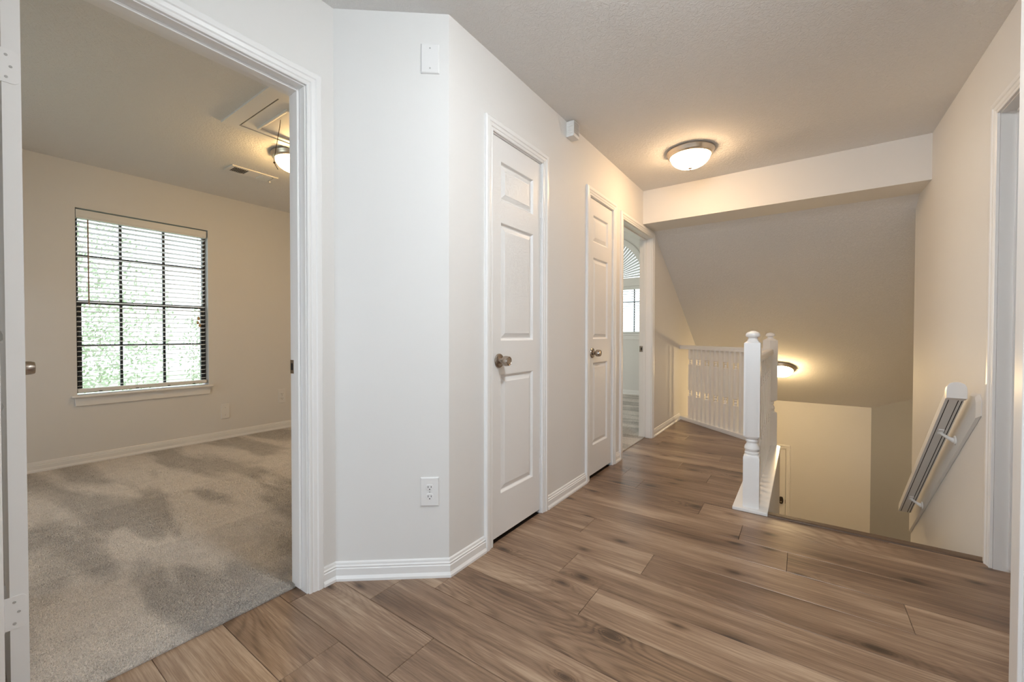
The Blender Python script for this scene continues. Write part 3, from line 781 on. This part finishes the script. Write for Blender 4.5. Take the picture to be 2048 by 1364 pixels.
def slat_blind(name, label, P, u0, u1, zlo, zhi, pitch, ladders, yslat, tilt=-9.0):
    e = empty(name, P((u0+u1)/2, yslat, zlo), label, 'blind')
    def bar(nm, a, b, t0_, t1_, c, d, mat=M_blind, bevel=0):
        mb = MB(); vs = [P(u, t, z) for u in (a, b) for t in (t0_, t1_) for z in (c, d)]
        mb.add(vs, [(0, 1, 3, 2), (4, 6, 7, 5), (0, 4, 5, 1), (2, 3, 7, 6), (0, 2, 6, 4), (1, 5, 7, 3)]); return mb.build(nm, mat, e, bevel=bevel)
    bar('headrail', u0, u1, yslat-0.034, yslat+0.026, zhi-0.055, zhi)
    bar('bottom_rail', u0, u1, yslat-0.027, yslat+0.027, zlo, zlo+0.030, bevel=0.003)
    first = None
    n = int((zhi-0.065-zlo-0.040)/pitch)
    tl = math.radians(tilt); hw = 0.025
    for i in range(n+1):
        z = zlo+0.050+i*pitch
        o_ = P((u0+u1)/2, yslat, z)
        if first is None:
            mb = MB()
            sec = [(-hw, 0.0), (-hw*.5, 0.0022), (0, 0.003), (hw*.5, 0.0022), (hw, 0), (hw*.5, 0.0002), (0, 0.0008), (-hw*.5, 0.0002)]
            sec = [(a*math.cos(tl)-b*math.sin(tl), a*math.sin(tl)+b*math.cos(tl)) for a, b in sec]
            mb.rings([[P(u, yslat+a, z+b) for a, b in sec] for u in (u0+0.004, u1-0.004)])
            first = mb.build('slat', M_slat, e, origin=o_, smooth=40)
        else: copy_part(first, o_, e)
    for u in ladders:
        for t in (-0.027, 0.027):
            mb = MB(); mb.tube([P(u, yslat+t, zlo+0.01), P(u, yslat+t, zhi-0.05)], 0.0009, 5); mb.build('ladder_cord', M_cord, e)
    return e
bl = slat_blind('window_blind', 'white slatted blind in the near bedroom window', lambda u, t, z: (u, yW+t, z), 0.668, 1.545, 0.585, 2.052, 0.0405, [0.80, 1.03, 1.25, 1.44], 0.032)
mb = MB(); mb.box(0.666, 1.547, yW-0.006, yW+0.002, 2.008, 2.064); mb.build('valance', M_blind, bl, bevel=0.002)
mb = MB(); mb.tube([(0.733, yW-0.012, 1.99), (0.734, yW-0.012, 1.30)], 0.0045, 8); mb.build('tilt_wand', M_wand, bl, smooth=60)
mb = MB(); mb.tube([(1.475, yW-0.012, 1.99), (1.478, yW-0.012, 1.235)], 0.0014, 6); mb.build('lift_cord', M_cord, bl)
for (tx, tz) in ((1.476, 1.232), (1.470, 1.190), (1.486, 1.165)):
    mb = MB(); mb.lathe([(0, 0), (.006, .0), (.0095, .008), (.010, .018), (.006, .028), (.0025, .034), (0, .034)], (tx, yW-0.014, tz-0.034), (0, 0, 1), 14, False, False); mb.build('tassel', M_tassel, bl, smooth=40)
for u in (0.80, 1.03, 1.25, 1.44):
    mb = MB(); mb.box(u-0.010, u+0.010, yW+0.0035, yW+0.0062, 0.586, 0.591); mb.build('rail_button', M_dark, bl)

# ------------------------------------------------------------------ arched window of the far room
PX = lambda u, t, z: (7.17+t, u, z)
w2 = pane_window('window_2', 'far bedroom window with arched sunburst top', PX, 2.295, 3.695, 1.09, 1.932, [2.458, 2.78, 3.21, 3.53], [1.655], None)
R_AR, cA, zA = 0.70, 2.995, 2.078
mb = MB(); mb.box(7.165, 7.30, 2.295, 3.695, 1.932, zA); mb.build('transom_bar', M_trim, w2)
seg = 24
arc = [(cA+R_AR*math.cos(t), zA+R_AR*math.sin(t)) for t in np.linspace(0, PI, seg+1)]
for sgn in (1, -1):
    half = arc[:seg//2+1] if sgn > 0 else arc[seg//2:]
    corner = (cA+sgn*R_AR, hX[3]-0.0005)
    poly = (half + [(cA, hX[3]-0.0005), corner]) if sgn > 0 else (half + [corner, (cA, hX[3]-0.0005)])
    mb = MB(); mb.prism(poly, 7.17, 7.31, lambda a, b, t: (t, a, b)); mb.build('arch_spandrel', M_wall, w2)
mb = MB(); rs = []
for t in np.linspace(0, PI, 33):
    c_, s_ = math.cos(t), math.sin(t)
    rs.append([(7.17-d_, cA+(R_AR+w_)*c_, zA+(R_AR+w_)*s_) for w_, d_ in ((-.004, 0), (-.004, .014), (.02, .016), (.06, .018), (.085, .014), (.085, 0))])
mb.rings(rs); mb.build('arch_casing', M_trim, w2, smooth=30)
mb = MB(); mb.prism(arc, 7.262, 7.266, lambda a, b, t: (t, a, b)); mb.build('pane', M_glass, w2)
nray = 40
for i in range(nray):
    ta, tb = PI*i/nray, PI*(i+0.66)/nray
    r0, r1 = 0.035, R_AR-0.004
    mb = MB()
    q = [(7.190, r0, ta), (7.190, r1, ta), (7.214, r1, tb), (7.214, r0, tb)]
    vs = [(x_, cA+r_*math.cos(t_), zA+0.004+r_*math.sin(t_)) for x_, r_, t_ in q]
    vs += [(x_+0.003, y_, z_) for x_, y_, z_ in vs]
    mb.add(vs, [(0, 1, 2, 3), (7, 6, 5, 4), (0, 4, 5, 1), (1, 5, 6, 2), (2, 6, 7, 3), (3, 7, 4, 0)]); mb.build('sunburst_slat', M_shade, w2)
mb = MB(); mb.box(7.13, 7.24, 2.26, 3.73, 1.062, 1.088); mb.build('sill', M_trim, w2, bevel=0.005)
mb = MB(); mb.box(7.156, 7.17, 2.28, 3.71, 0.985, 1.062); mb.build('apron', M_trim, w2)
slat_blind('window_blind', 'white slatted blind below the arch in the far bedroom', PX, 2.303, 3.687, 1.094, 1.930, 0.0435, [2.42, 2.995, 3.57], 0.032)

w4 = pane_window('added_window_4', 'added bedroom window for fill light, hidden behind the open door', lambda u, t, z: (-1.2-t, u, z), hL[0], hL[1], hL[2], hL[3], [3.30], [], None, 0.03, 0.04, 0.03)  # added out-of-view window, there only to bring cool fill into the bedroom
w5 = pane_window('added_window_5', 'added side window for fill light, out of view in the far bedroom', lambda u, t, z: (u, 5.2+t, z), hS[0], hS[1], hS[2], hS[3], [5.40], [], None, 0.03, 0.04, 0.03)  # added unseen window, an opening for the far room's fill light
# added unseen window on the landing end wall, opening for the fill light
w3 = pane_window('added_window_3', 'added landing window for fill light, unseen behind the viewpoint', lambda u, t, z: (-3.2-t, u, z), -0.20, 1.30, 0.65, 2.15, [0.55], [], None, 0.03, 0.04, 0.03)

# ------------------------------------------------------------------ ceiling lights
def ceiling_light(label, c, strength, col, up=(0, 0, 1)):
    e = empty('ceiling_light', c, label, 'ceiling light', 'flush ceiling lights')
    dn = -Vector(up)
    mb = MB(); mb.lathe([(0, 0), (.158, 0), (.166, .004), (.168, .012), (.163, .022), (.160, .026), (.158, .034), (.150, .043), (.143, .046), (.139, .044), (.139, .030), (0, .028)], c, dn, 48, False, False)
    mb.build('trim_ring', M_ring, e, smooth=30)
    mt = emission('lit_glass', col, strength)
    pr = [(.1385, .036)] + [(.1385*math.cos(t), .040+.088*math.sin(t)) for t in np.linspace(0.05, PI/2, 11)]
    mb = MB(); mb.lathe(pr, c, dn, 32, True, False); mb.build('glass_dome', mt, e, smooth=60, label='glowing frosted glass dome')
    mb = MB(); mb.lathe([(0, .1275), (.014, .127), (.0155, .130), (.011, .134), (.005, .137), (.0062, .142), (.0045, .147), (.0015, .150), (0, .151)], c, dn, 18, False, False); mb.build('finial', M_ring, e, smooth=30)
    return e
ceiling_light('lit dome light with nickel ring on the hall ceiling', (3.294, 0.697, H), LAMP_HALL, C_HALL)
sn_ = Vector((-SL, 0, 1)).normalized()
ceiling_light('lit dome light on the sloped stair ceiling behind the newel posts', (6.90, 0.235, slope_z(6.90)), LAMP_STAIR, C_STAIR, sn_)
ceiling_light('added unseen dome light filling the landing nearest the viewpoint', (1.0, 0.10, H), FILL_LAND, C_LAND)  # added lamp outside the view, brightens the near hall walls
ceiling_light('lit dome light on the bedroom ceiling, half hidden by the door frame', (1.632, 3.212, H), LAMP_BED, C_LBED)

# ------------------------------------------------------------------ stair railing
rail = empty('stair_railing', (3.7, 0.245, 0), 'white painted railing with two newel posts guarding the stairwell', 'railing')
N1 = (2.872, 0.243); y_rail = 0.245
rc = rp_ + rn_*0.05
tN2 = (rc.y - y_rail)/(-rd_.y); N2 = (rc.x + rd_.x*tN2, y_rail)
hw = 0.0425
newel = [(0.0, hw, 1), (0.300, hw, 1), (0.312, hw*0.96, 0.9), (0.318, hw*0.86, 0), (0.322, hw*0.92, 0), (0.330, hw*0.92, 0), (0.334, hw*0.80, 0), (0.340, hw*0.88, 0), (0.352, hw*0.97, 0), (0.366, hw*0.90, 0), (0.380, hw*0.70, 0), (0.390, hw*0.66, 0), (0.394, hw*0.80, 0), (0.402, hw*0.82, 0), (0.408, hw*0.74, 0), (0.414, hw*0.80, 0), (0.420, hw*0.92, 0.6), (0.432, hw, 1), (0.985, hw, 1), (0.992, hw*0.99, 1), (1.000, hw*0.78, 0.8), (1.012, hw*0.66, 0), (1.020, hw*0.56, 0), (1.026, hw*0.60, 0), (1.030, hw*0.86, 0), (1.038, hw*0.93, 0), (1.050, hw*0.86, 0), (1.059, hw*0.62, 0), (1.065, hw*0.25, 0), (1.066, 0.001, 0)]
mb = MB(); mb.loft(newel, (N1[0], N1[1], 0.019), 32); mb.build('newel_post', M_trim, rail, smooth=28)
mb = MB(); mb.loft(newel, (N2[0], N2[1], 0.019), 32, rot=PI/4); mb.build('newel_post', M_trim, rail, smooth=28)
# plinth boards
mb = MB(); mb.prism([(2.795, 0.154), (4.575, 0.154), (4.66, 0.235), (4.56, 0.337), (2.795, 0.337)], 0.0005, 0.020); mb.build('plinth_board', M_trim, rail, bevel=0.003)
q0 = rc - rd_*0.02; q0 = Vector((rc.x + (yB-0.001-rc.y)/rd_.y*rd_.x, yB-0.001)); q1 = rc + rd_*(tN2-0.05)
pn_ = rn_
mb = MB(); mb.prism([tuple(q0+pn_*0.06+rd_*0.055), tuple(q1+pn_*0.06), tuple(q1-pn_*0.05), tuple(q0-pn_*0.05-rd_*0.0)], 0.0005, 0.044)
mb.v = [Vector((p.x, min(p.y, yB-0.0005), p.z)) for p in mb.v]
mb.build('plinth_board', M_trim, rail, bevel=0.003)
# handrails
HR = [(-.030, 0), (-.030, .014), (-.027, .018), (-.029, .026), (-.026, .038), (-.016, .047), (0, .050), (.016, .047), (.026, .038), (.029, .026), (.027, .018), (.030, .014), (.030, 0)]
def handrail(a, b, z):
    a, b = Vector(a), Vector(b); d = (b-a).normalized(); n = Vector((-d.y, d.x)); mb = MB()
    mb.rings([[(p.x+n.x*w_, p.y+n.y*w_, z+h_) for w_, h_ in HR] for p in (a, b)]); return mb.build('handrail', M_trim, rail, smooth=30)
handrail((N1[0]+0.042, y_rail), (N2[0]-0.05, y_rail), 0.886)
handrail(tuple(q0), tuple(Vector(N2)-rd_*0.045), 0.886)
bw = 0.0165
bal = [(0, bw, 1), (0.292, bw, 1), (0.298, bw*.8, .3), (0.304, bw*.55, 0), (0.310, bw*.8, 0), (0.318, bw*.95, 0), (0.326, bw*.72, 0), (0.334, bw*.5, 0), (0.342, bw*.72, 0), (0.350, bw*.95, 0), (0.358, bw*.55, 0), (0.364, bw*.8, .3), (0.370, bw, 1)]
bal += [(0.680, bw, 1), (0.686, bw*.8, .3), (0.692, bw*.55, 0), (0.700, bw*.95, 0), (0.708, bw*.72, 0), (0.716, bw*.5, 0), (0.724, bw*.72, 0), (0.732, bw*.95, 0), (0.738, bw*.55, 0), (0.744, bw*.8, .3), (0.750, bw, 1), (0.870, bw, 1)]
mb = MB(); mb.loft(bal, (0, 0, 0), 16)
ang = math.atan2(rd_.y, rd_.x)
b0_ = rc + rd_*0.142
first = mb.build('baluster', M_trim, rail, origin=(0, 0, 0), smooth=28)
place(first, (b0_.x, b0_.y, 0.020), rail); first.rotation_euler = (0, 0, ang)
mb = MB(); mb.loft([(0, bw*0.94, 1), (0.870, bw*0.94, 1)], (0, 0, 0), 16)
plain = mb.build('baluster', M_trim, rail, origin=(0, 0, 0), smooth=28)
b1_ = rc + rd_*(0.142+0.0727)
place(plain, (b1_.x, b1_.y, 0.020), rail); plain.rotation_euler = (0, 0, ang)
for i in range(1, 8):
    p = rc + rd_*(0.142+0.0727+0.1455*i)
    if i < 7: copy_part(plain, (p.x, p.y, 0.020), rail, ang)
for i in range(1, 8):
    p = rc + rd_*(0.142+0.1455*i)
    copy_part(first, (p.x, p.y, 0.020), rail, ang)
nb = 16
for i in range(nb):
    x = N1[0]+0.13+(N2[0]-N1[0]-0.26)*i/(nb-1)
    copy_part(first if i % 2 == 0 else plain, (x, y_rail, 0.019), rail).rotation_euler = (0, 0, 0)

# ------------------------------------------------------------------ wall handrail
wr = empty('wall_handrail', (3.6, yR, 0), 'pale sloping wooden handrail bracketed to the right wall', 'handrail')
sR = -0.842
ya_, yb_ = -0.678, -0.610      # wall side, hall side
x0_, x1_ = 3.02, 4.22
zu = lambda x: 0.738 + sR*(x-3.02)       # underside
cy = (ya_+yb_)/2; hwid = (yb_-ya_)/2
prof = [(-hwid, 0.0), (-hwid, .030), (-hwid*.93, .044), (-hwid*.72, .054), (-hwid*.35, .059), (0, .060), (hwid*.35, .059), (hwid*.72, .054), (hwid*.93, .044), (hwid, .030), (hwid, 0.0),
        (hwid*.66, 0.0), (hwid*.66, .006), (hwid*.58, .006), (hwid*.58, 0), (-hwid*.38, 0), (-hwid*.38, .006), (-hwid*.46, .006), (-hwid*.46, 0), (-hwid*.78, 0), (-hwid*.78, .005), (-hwid*.84, .005), (-hwid*.84, 0)]
mb = MB(); mb.rings([[(x_, cy+a, zu(x_)+b/math.cos(math.atan(sR))) for a, b in prof] for x_ in (x0_, x1_)])
mb.build('rail', M_wall, wr, smooth=30)
for a in (hwid*.62, -hwid*.42, -hwid*.81):
    mb = MB(); mb.rings([[(x_, cy+a+s_*hwid*.05, zu(x_)+q_) for s_, q_ in ((-1, -.0006), (1, -.0006), (1, .003), (-1, .003))] for x_ in (x0_+0.02, x1_-0.004)]); mb.build('groove', M_dark, wr)
mb = MB(); pc = [(a*1.10, b*1.06-0.004) for a, b in prof[:11]]
mb.rings([[(x_, cy+a, zu(3.02)+b/math.cos(math.atan(sR))+dz) for a, b in pc] for x_, dz in ((2.996, 0.006), (3.030, -0.006))]); mb.build('end_cap', M_plastic, wr, bevel=0.002, label='white end cap')
for bx in (3.285, 4.012):
    bz = zu(bx)
    mb = MB(); mb.lathe([(0, 0), (.026, 0), (.024, .005), (.015, .009), (0, .011)], (bx, yR+0.0115, bz-0.042), (0, 1, 0), 20, False, False); br = mb.build('bracket', M_plastic, wr, smooth=30)
    mb = MB(); mb.tube([(bx, yR+0.017, bz-0.042), (bx, yR+0.032, bz-0.036), (bx, yR+0.050, bz-0.024), (bx, yR+0.066, bz-0.013), (bx, yR+0.074, bz-0.005)], [.017, .011, .0085, .0085, .012], 12); mb.build('bracket_arm', M_plastic, br, smooth=50)
    mb = MB(); vs = [(bx+a, cy+b, bz+sR*a+c) for a in (-.022, .022) for b in (-.012, .012) for c in (-.006, -.001)]
    mb.add(vs, [(0, 1, 3, 2), (4, 6, 7, 5), (0, 4, 5, 1), (2, 3, 7, 6), (0, 2, 6, 4), (1, 5, 7, 3)]); mb.build('bracket_saddle', M_plastic, br)
# backing board on the wall
mb = MB(); zl_ = lambda x: 0.668 - 0.775*(x-2.927)
backp = [(2.930, 0.668), (2.930, 0.745), (2.955, 0.770), (3.060, 0.770), (4.43, 0.770-0.80*(4.43-3.060)), (4.43, zl_(4.43))]
frontp = [(2.968, 0.650), (2.968, 0.728), (2.985, 0.752), (3.056, 0.752), (4.43, 0.752-0.80*(4.43-3.056)), (4.43, zl_(4.43)+0.014)]
mb.rings([[(a, yR+0.0005, b) for a, b in backp], [(a, yR+0.003, b) for a, b in backp], [(a, yR+0.012, b) for a, b in frontp]]); mb.build('backing_board', M_wall, wr)

# ------------------------------------------------------------------ small wall and ceiling fittings
AW = Matrix(((dv.x, -nv.x, 0, a0.x), (dv.y, -nv.y, 0, a0.y), (0, 0, 1, 0), (0, 0, 0, 1)))   # local: x along wall, y out to the hall
YW_ = Matrix(((1, 0, 0, 0), (0, -1, 0, yW), (0, 0, 1, 0), (0, 0, 0, 1)))
def plate_mesh(M, x0, x1, z0, z1, d=0.0055):
    mb = MB(M); i = 0.004
    mb.rings([[(x0, 0, z0), (x1, 0, z0), (x1, 0, z1), (x0, 0, z1)], [(x0, d*.5, z0), (x1, d*.5, z0), (x1, d*.5, z1), (x0, d*.5, z1)], [(x0+i, d, z0+i), (x1-i, d, z0+i), (x1-i, d, z1-i), (x0+i, d, z1-i)]]); return mb
def screw_on(M, parent, x, z, d=0.0055):
    mb = MB(M); mb.lathe([(0, 0), (.0034, 0), (.0028, .0012), (0, .0014)], (x, d-0.0002, z), (0, 1, 0), 12, False, False); mb.build('screw', M_screw, parent, smooth=30)
def outlet(M, x0, x1, z0, z1, label):
    e = empty('wall_outlet', M @ Vector(((x0+x1)/2, 0, z0)), label, 'outlet', 'duplex wall outlets')
    plate_mesh(M, x0, x1, z0, z1).build('cover_plate', M_plastic, e)
    cx, cz = (x0+x1)/2, (z0+z1)/2; k_ = (z1-z0)/0.126
    for s in (1, -1):
        zc = cz+s*0.0205*k_
        mb = MB(M); mb.prism([(cx+0.0165*k_*math.cos(t), zc+max(-.0125, min(.0125, 0.0165*math.sin(t)))*k_) for t in np.linspace(0, 2*PI, 28, endpoint=False)], 0.005, 0.0075, lambda a, b, t: (a, t, b))
        rcp = mb.build('receptacle', M_plastic, e, bevel=0.0006)
        for dx, hh in ((-0.0065, .0045), (0.0065, .0037)):
            mb = MB(M); mb.box(cx+(dx-.0012)*k_, cx+(dx+.0012)*k_, 0.0072, 0.0079, zc+(.002-hh)*k_, zc+(.002+hh)*k_); mb.build('slot', M_dark, rcp)
        mb = MB(M); mb.lathe([(0, 0), (.0026*k_, 0), (.0026*k_, .0006), (0, .0006)], (cx, 0.0073, zc-0.0085*k_), (0, 1, 0), 12, False, False); mb.build('slot', M_dark, rcp)
    screw_on(M, e, cx, cz)
    return e
outlet(AW, 0.363, 0.443, 0.309, 0.435, 'white duplex outlet low on the angled wall')
outlet(YW_, 2.212, 2.290, 0.292, 0.447, 'white duplex outlet on the bedroom window wall')
e = empty('blank_plate', AW @ Vector((0.407, 0, 2.182)), 'white blank cover plate high on the angled wall', 'wall plate', 'blank wall plates')
plate_mesh(AW, 0.368, 0.446, 2.182, 2.308, 0.007).build('cover_plate', M_plastic, e); screw_on(AW, e, 0.407, 2.288, 0.007); screw_on(AW, e, 0.407, 2.203, 0.007)
e = empty('blank_plate', YW_ @ Vector((1.697, 0, 0.207)), 'small blank cover plate below the bedroom window', 'wall plate', 'blank wall plates')
plate_mesh(YW_, 1.660, 1.735, 0.208, 0.355, 0.006).build('cover_plate', M_plastic, e); screw_on(YW_, e, 1.697, 0.32, .006); screw_on(YW_, e, 1.697, 0.245, .006)
# chime box
ch = empty('door_chime', (2.42, 1.23, 2.336), 'small white louvered chime box at the top of the hall wall', 'chime box')
cx0, cx1, cy0, cz0, cz1 = 2.373, 2.462, 1.200, 2.336, 2.432
mb = MB(); mb.box(cx0+0.004, cx1-0.004, cy0+0.004, yB-0.0005, cz0, cz1); mb.build('housing', M_plastic, ch, bevel=0.002)
for i in range(9):
    z = cz0+0.016+i*0.0092
    mb = MB(); mb.box(cx0+0.010, cx1-0.010, cy0+0.0005, cy0+0.0045, z, z+0.0042); mb.build('louver', M_plastic, ch)
    mb = MB(); mb.box(cx0+0.0005, cx0+0.0045, cy0+0.010, yB-0.010, z, z+0.0042); mb.build('louver', M_plastic, ch)
for i in range(8):
    z = cz0+0.0202+i*0.0092
    mb = MB(); mb.box(cx0+0.012, cx1-0.012, cy0+0.0025, cy0+0.0042, z+0.0004, z+0.0046); mb.build('slot', M_dark, ch)
# ceiling register in the bedroom
vt = empty('ceiling_vent', (1.59, 3.863, H), 'white ceiling air register near the bedroom window', 'vent')
vx0, vx1, vy0, vy1 = 1.412, 1.772, 3.778, 3.948
mb = MB(); mb.box(vx0+0.01, vx1-0.01, vy0+0.01, vy1-0.01, H-0.003, H-0.001); mb.build('dark_backing', M_dark, vt)
for (a, b, c, d) in ((vx0, vx1, vy0, vy0+0.026), (vx0, vx1, vy1-0.026, vy1), (vx0, vx0+0.03, vy0+0.026, vy1-0.026), (vx1-0.03, vx1, vy0+0.026, vy1-0.026), (vx0+0.135, vx0+0.225, vy0+0.026, vy1-0.026)):
    mb = MB(); mb.box(a, b, c, d, H-0.010, H-0.0005); mb.build('face_frame', M_plastic, vt, bevel=0.002)
for (a, b, sgn) in ((vx0+0.044, vx0+0.135, -1), (vx0+0.229, vx1-0.042, 1)):
    nbl = 7
    for i in range(nbl):
        x = a+(b-a)*i/nbl
        mb = MB(); mb.prism([(x, H-0.004), (x+0.0025, H-0.004), (x+0.0025+sgn*0.011, H-0.014), (x+sgn*0.011, H-0.014)], vy0+0.026, vy1-0.026, lambda p, q, t: (p, t, q)); mb.build('blade', M_plastic, vt)
mb = MB(); mb.box(vx1-0.028, vx1-0.016, vy1-0.055, vy1-0.045, H-0.026, H-0.009); mb.build('damper_lever', M_plastic, vt, bevel=0.001)
# attic hatch
ah = empty('attic_hatch', (1.75, 2.75, H), 'pull-down attic hatch panel in the bedroom ceiling', 'attic hatch')
hx0, hx1, hy0, hy1 = 1.087, 2.58, 2.415, 3.079; tw = 0.082
for poly in ([(hx0, hy0), (hx1, hy0), (hx1-tw, hy0+tw), (hx0+tw, hy0+tw)], [(hx0, hy1), (hx1, hy1), (hx1-tw, hy1-tw*.7), (hx0+tw, hy1-tw*.7)], [(hx0, hy0), (hx0+tw, hy0+tw), (hx0+tw, hy1-tw*.7), (hx0, hy1)], [(hx1, hy0), (hx1, hy1), (hx1-tw, hy1-tw*.7), (hx1-tw, hy0+tw)]):
    mb = MB(); mb.prism(poly, H-0.013, H-0.0005); mb.build('frame_board', M_trim, ah)
mb = MB(); mb.box(hx0+tw-0.002, hx1-tw+0.002, hy0+tw-0.002, hy1-tw*.7+0.002, H-0.0024, H-0.0008); mb.build('dark_backing', M_dark, ah)  # near-black sheet paints the shadow in the gap round the panel
mb = MB(); mb.box(hx0+tw+0.011, hx1-tw-0.007, hy0+tw+0.005, hy1-tw*.7-0.004, H-0.0085, H-0.0026); pnl = mb.build('hatch_panel', M_trim, ah)
ix0, ix1, iy0, iy1 = 1.254, 2.42, 2.575, 2.968
for (a, b, c, d) in ((ix0, ix1, iy0, iy0+0.014), (ix0, ix1, iy1-0.014, iy1), (ix0, ix0+0.014, iy0+0.014, iy1-0.014), (ix1-0.014, ix1, iy0+0.014, iy1-0.014)):
    mb = MB(); mb.box(a, b, c, d, H-0.020, H-0.0085); mb.build('panel_moulding', M_trim, ah, bevel=0.003)
def hit(u, v, yv):      # helper to lay the slack cord in space
    x = (u-1024)/818.9551; y = (682-v)/818.9551
    d = F + cam_x*x + cam_y*y; t = yv/d.y
    return Vector((0, 0, CAM_H)) + d*t
cord = [(1.297, 2.737, H-0.008), (1.2935, 2.7385, 2.39), (1.285, 2.742, 2.33), (1.276, 2.745, 2.27), (1.268, 2.748, 2.21), (1.262, 2.75, 2.165), (1.264, 2.75, 2.150), (1.272, 2.750, 2.135), (1.286, 2.749, 2.115)]
mb = MB(); mb.tube(cord, 0.0021, 6); cdo = mb.build('pull_cord', M_pull, ah, smooth=60)
mb = MB(); mb.lathe([(0, -.007), (.0055, -.004), (.0065, 0), (.0055, .004), (0, .007)], (1.264, 2.75, 2.152), (0, 0, 1), 10, False, False); mb.build('cord_knot', M_pull, cdo, smooth=60)

# ------------------------------------------------------------------ outdoors
mb = MB(); mb.add([(-40, -40, -3.2), (60, -40, -3.2), (60, 60, -3.2), (-40, 60, -3.2)], [(0, 1, 2, 3)]); mb.add([(-40, -40, -3.4), (60, -40, -3.4), (60, 60, -3.4), (-40, 60, -3.4)], [(3, 2, 1, 0)])
lw = MB(); lw.box(-40, 60, -40, 60, -3.4, -3.2)
struct('ground', lw, M_lawn, 'green lawn outside the windows', 'lawn')
def tree(x, y, hgt, rad, label):
    e = empty('garden_tree', (x, y, -3.2), label, 'tree', 'trees outside the bedroom window')
    mb = MB(); mb.tube([(x, y, -3.2), (x+.1, y, -1.5), (x, y+.1, 0.0), (x+.05, y, hgt-3.2)], [.16, .13, .10, .03], 10); mb.build('trunk', M_bark, e, smooth=60)
    n = 9000
    mb = MB()
    for _ in range(n):
        p = Vector(rng.normal(0, 1, 3)); p = p.normalized()*rad*(rng.random()**0.4); p.z *= 1.25
        c = Vector((x, y, hgt-3.2-rad*.4)) + p
        a = Vector(rng.normal(0, 1, 3)).normalized()*0.045; b = a.orthogonal().normalized()*0.028
        mb.add([c-a, c+b, c+a, c-b], [(0, 1, 2, 3)])
    o = mb.build('crown', M_leaf, e); o['kind'] = 'stuff'
tree(0.9, 11.4, 5.2, 2.2, 'pale green leafy tree behind the left window panes')
tree(5.3, 12.0, 4.6, 1.9, 'pale green leafy tree behind the right window panes')
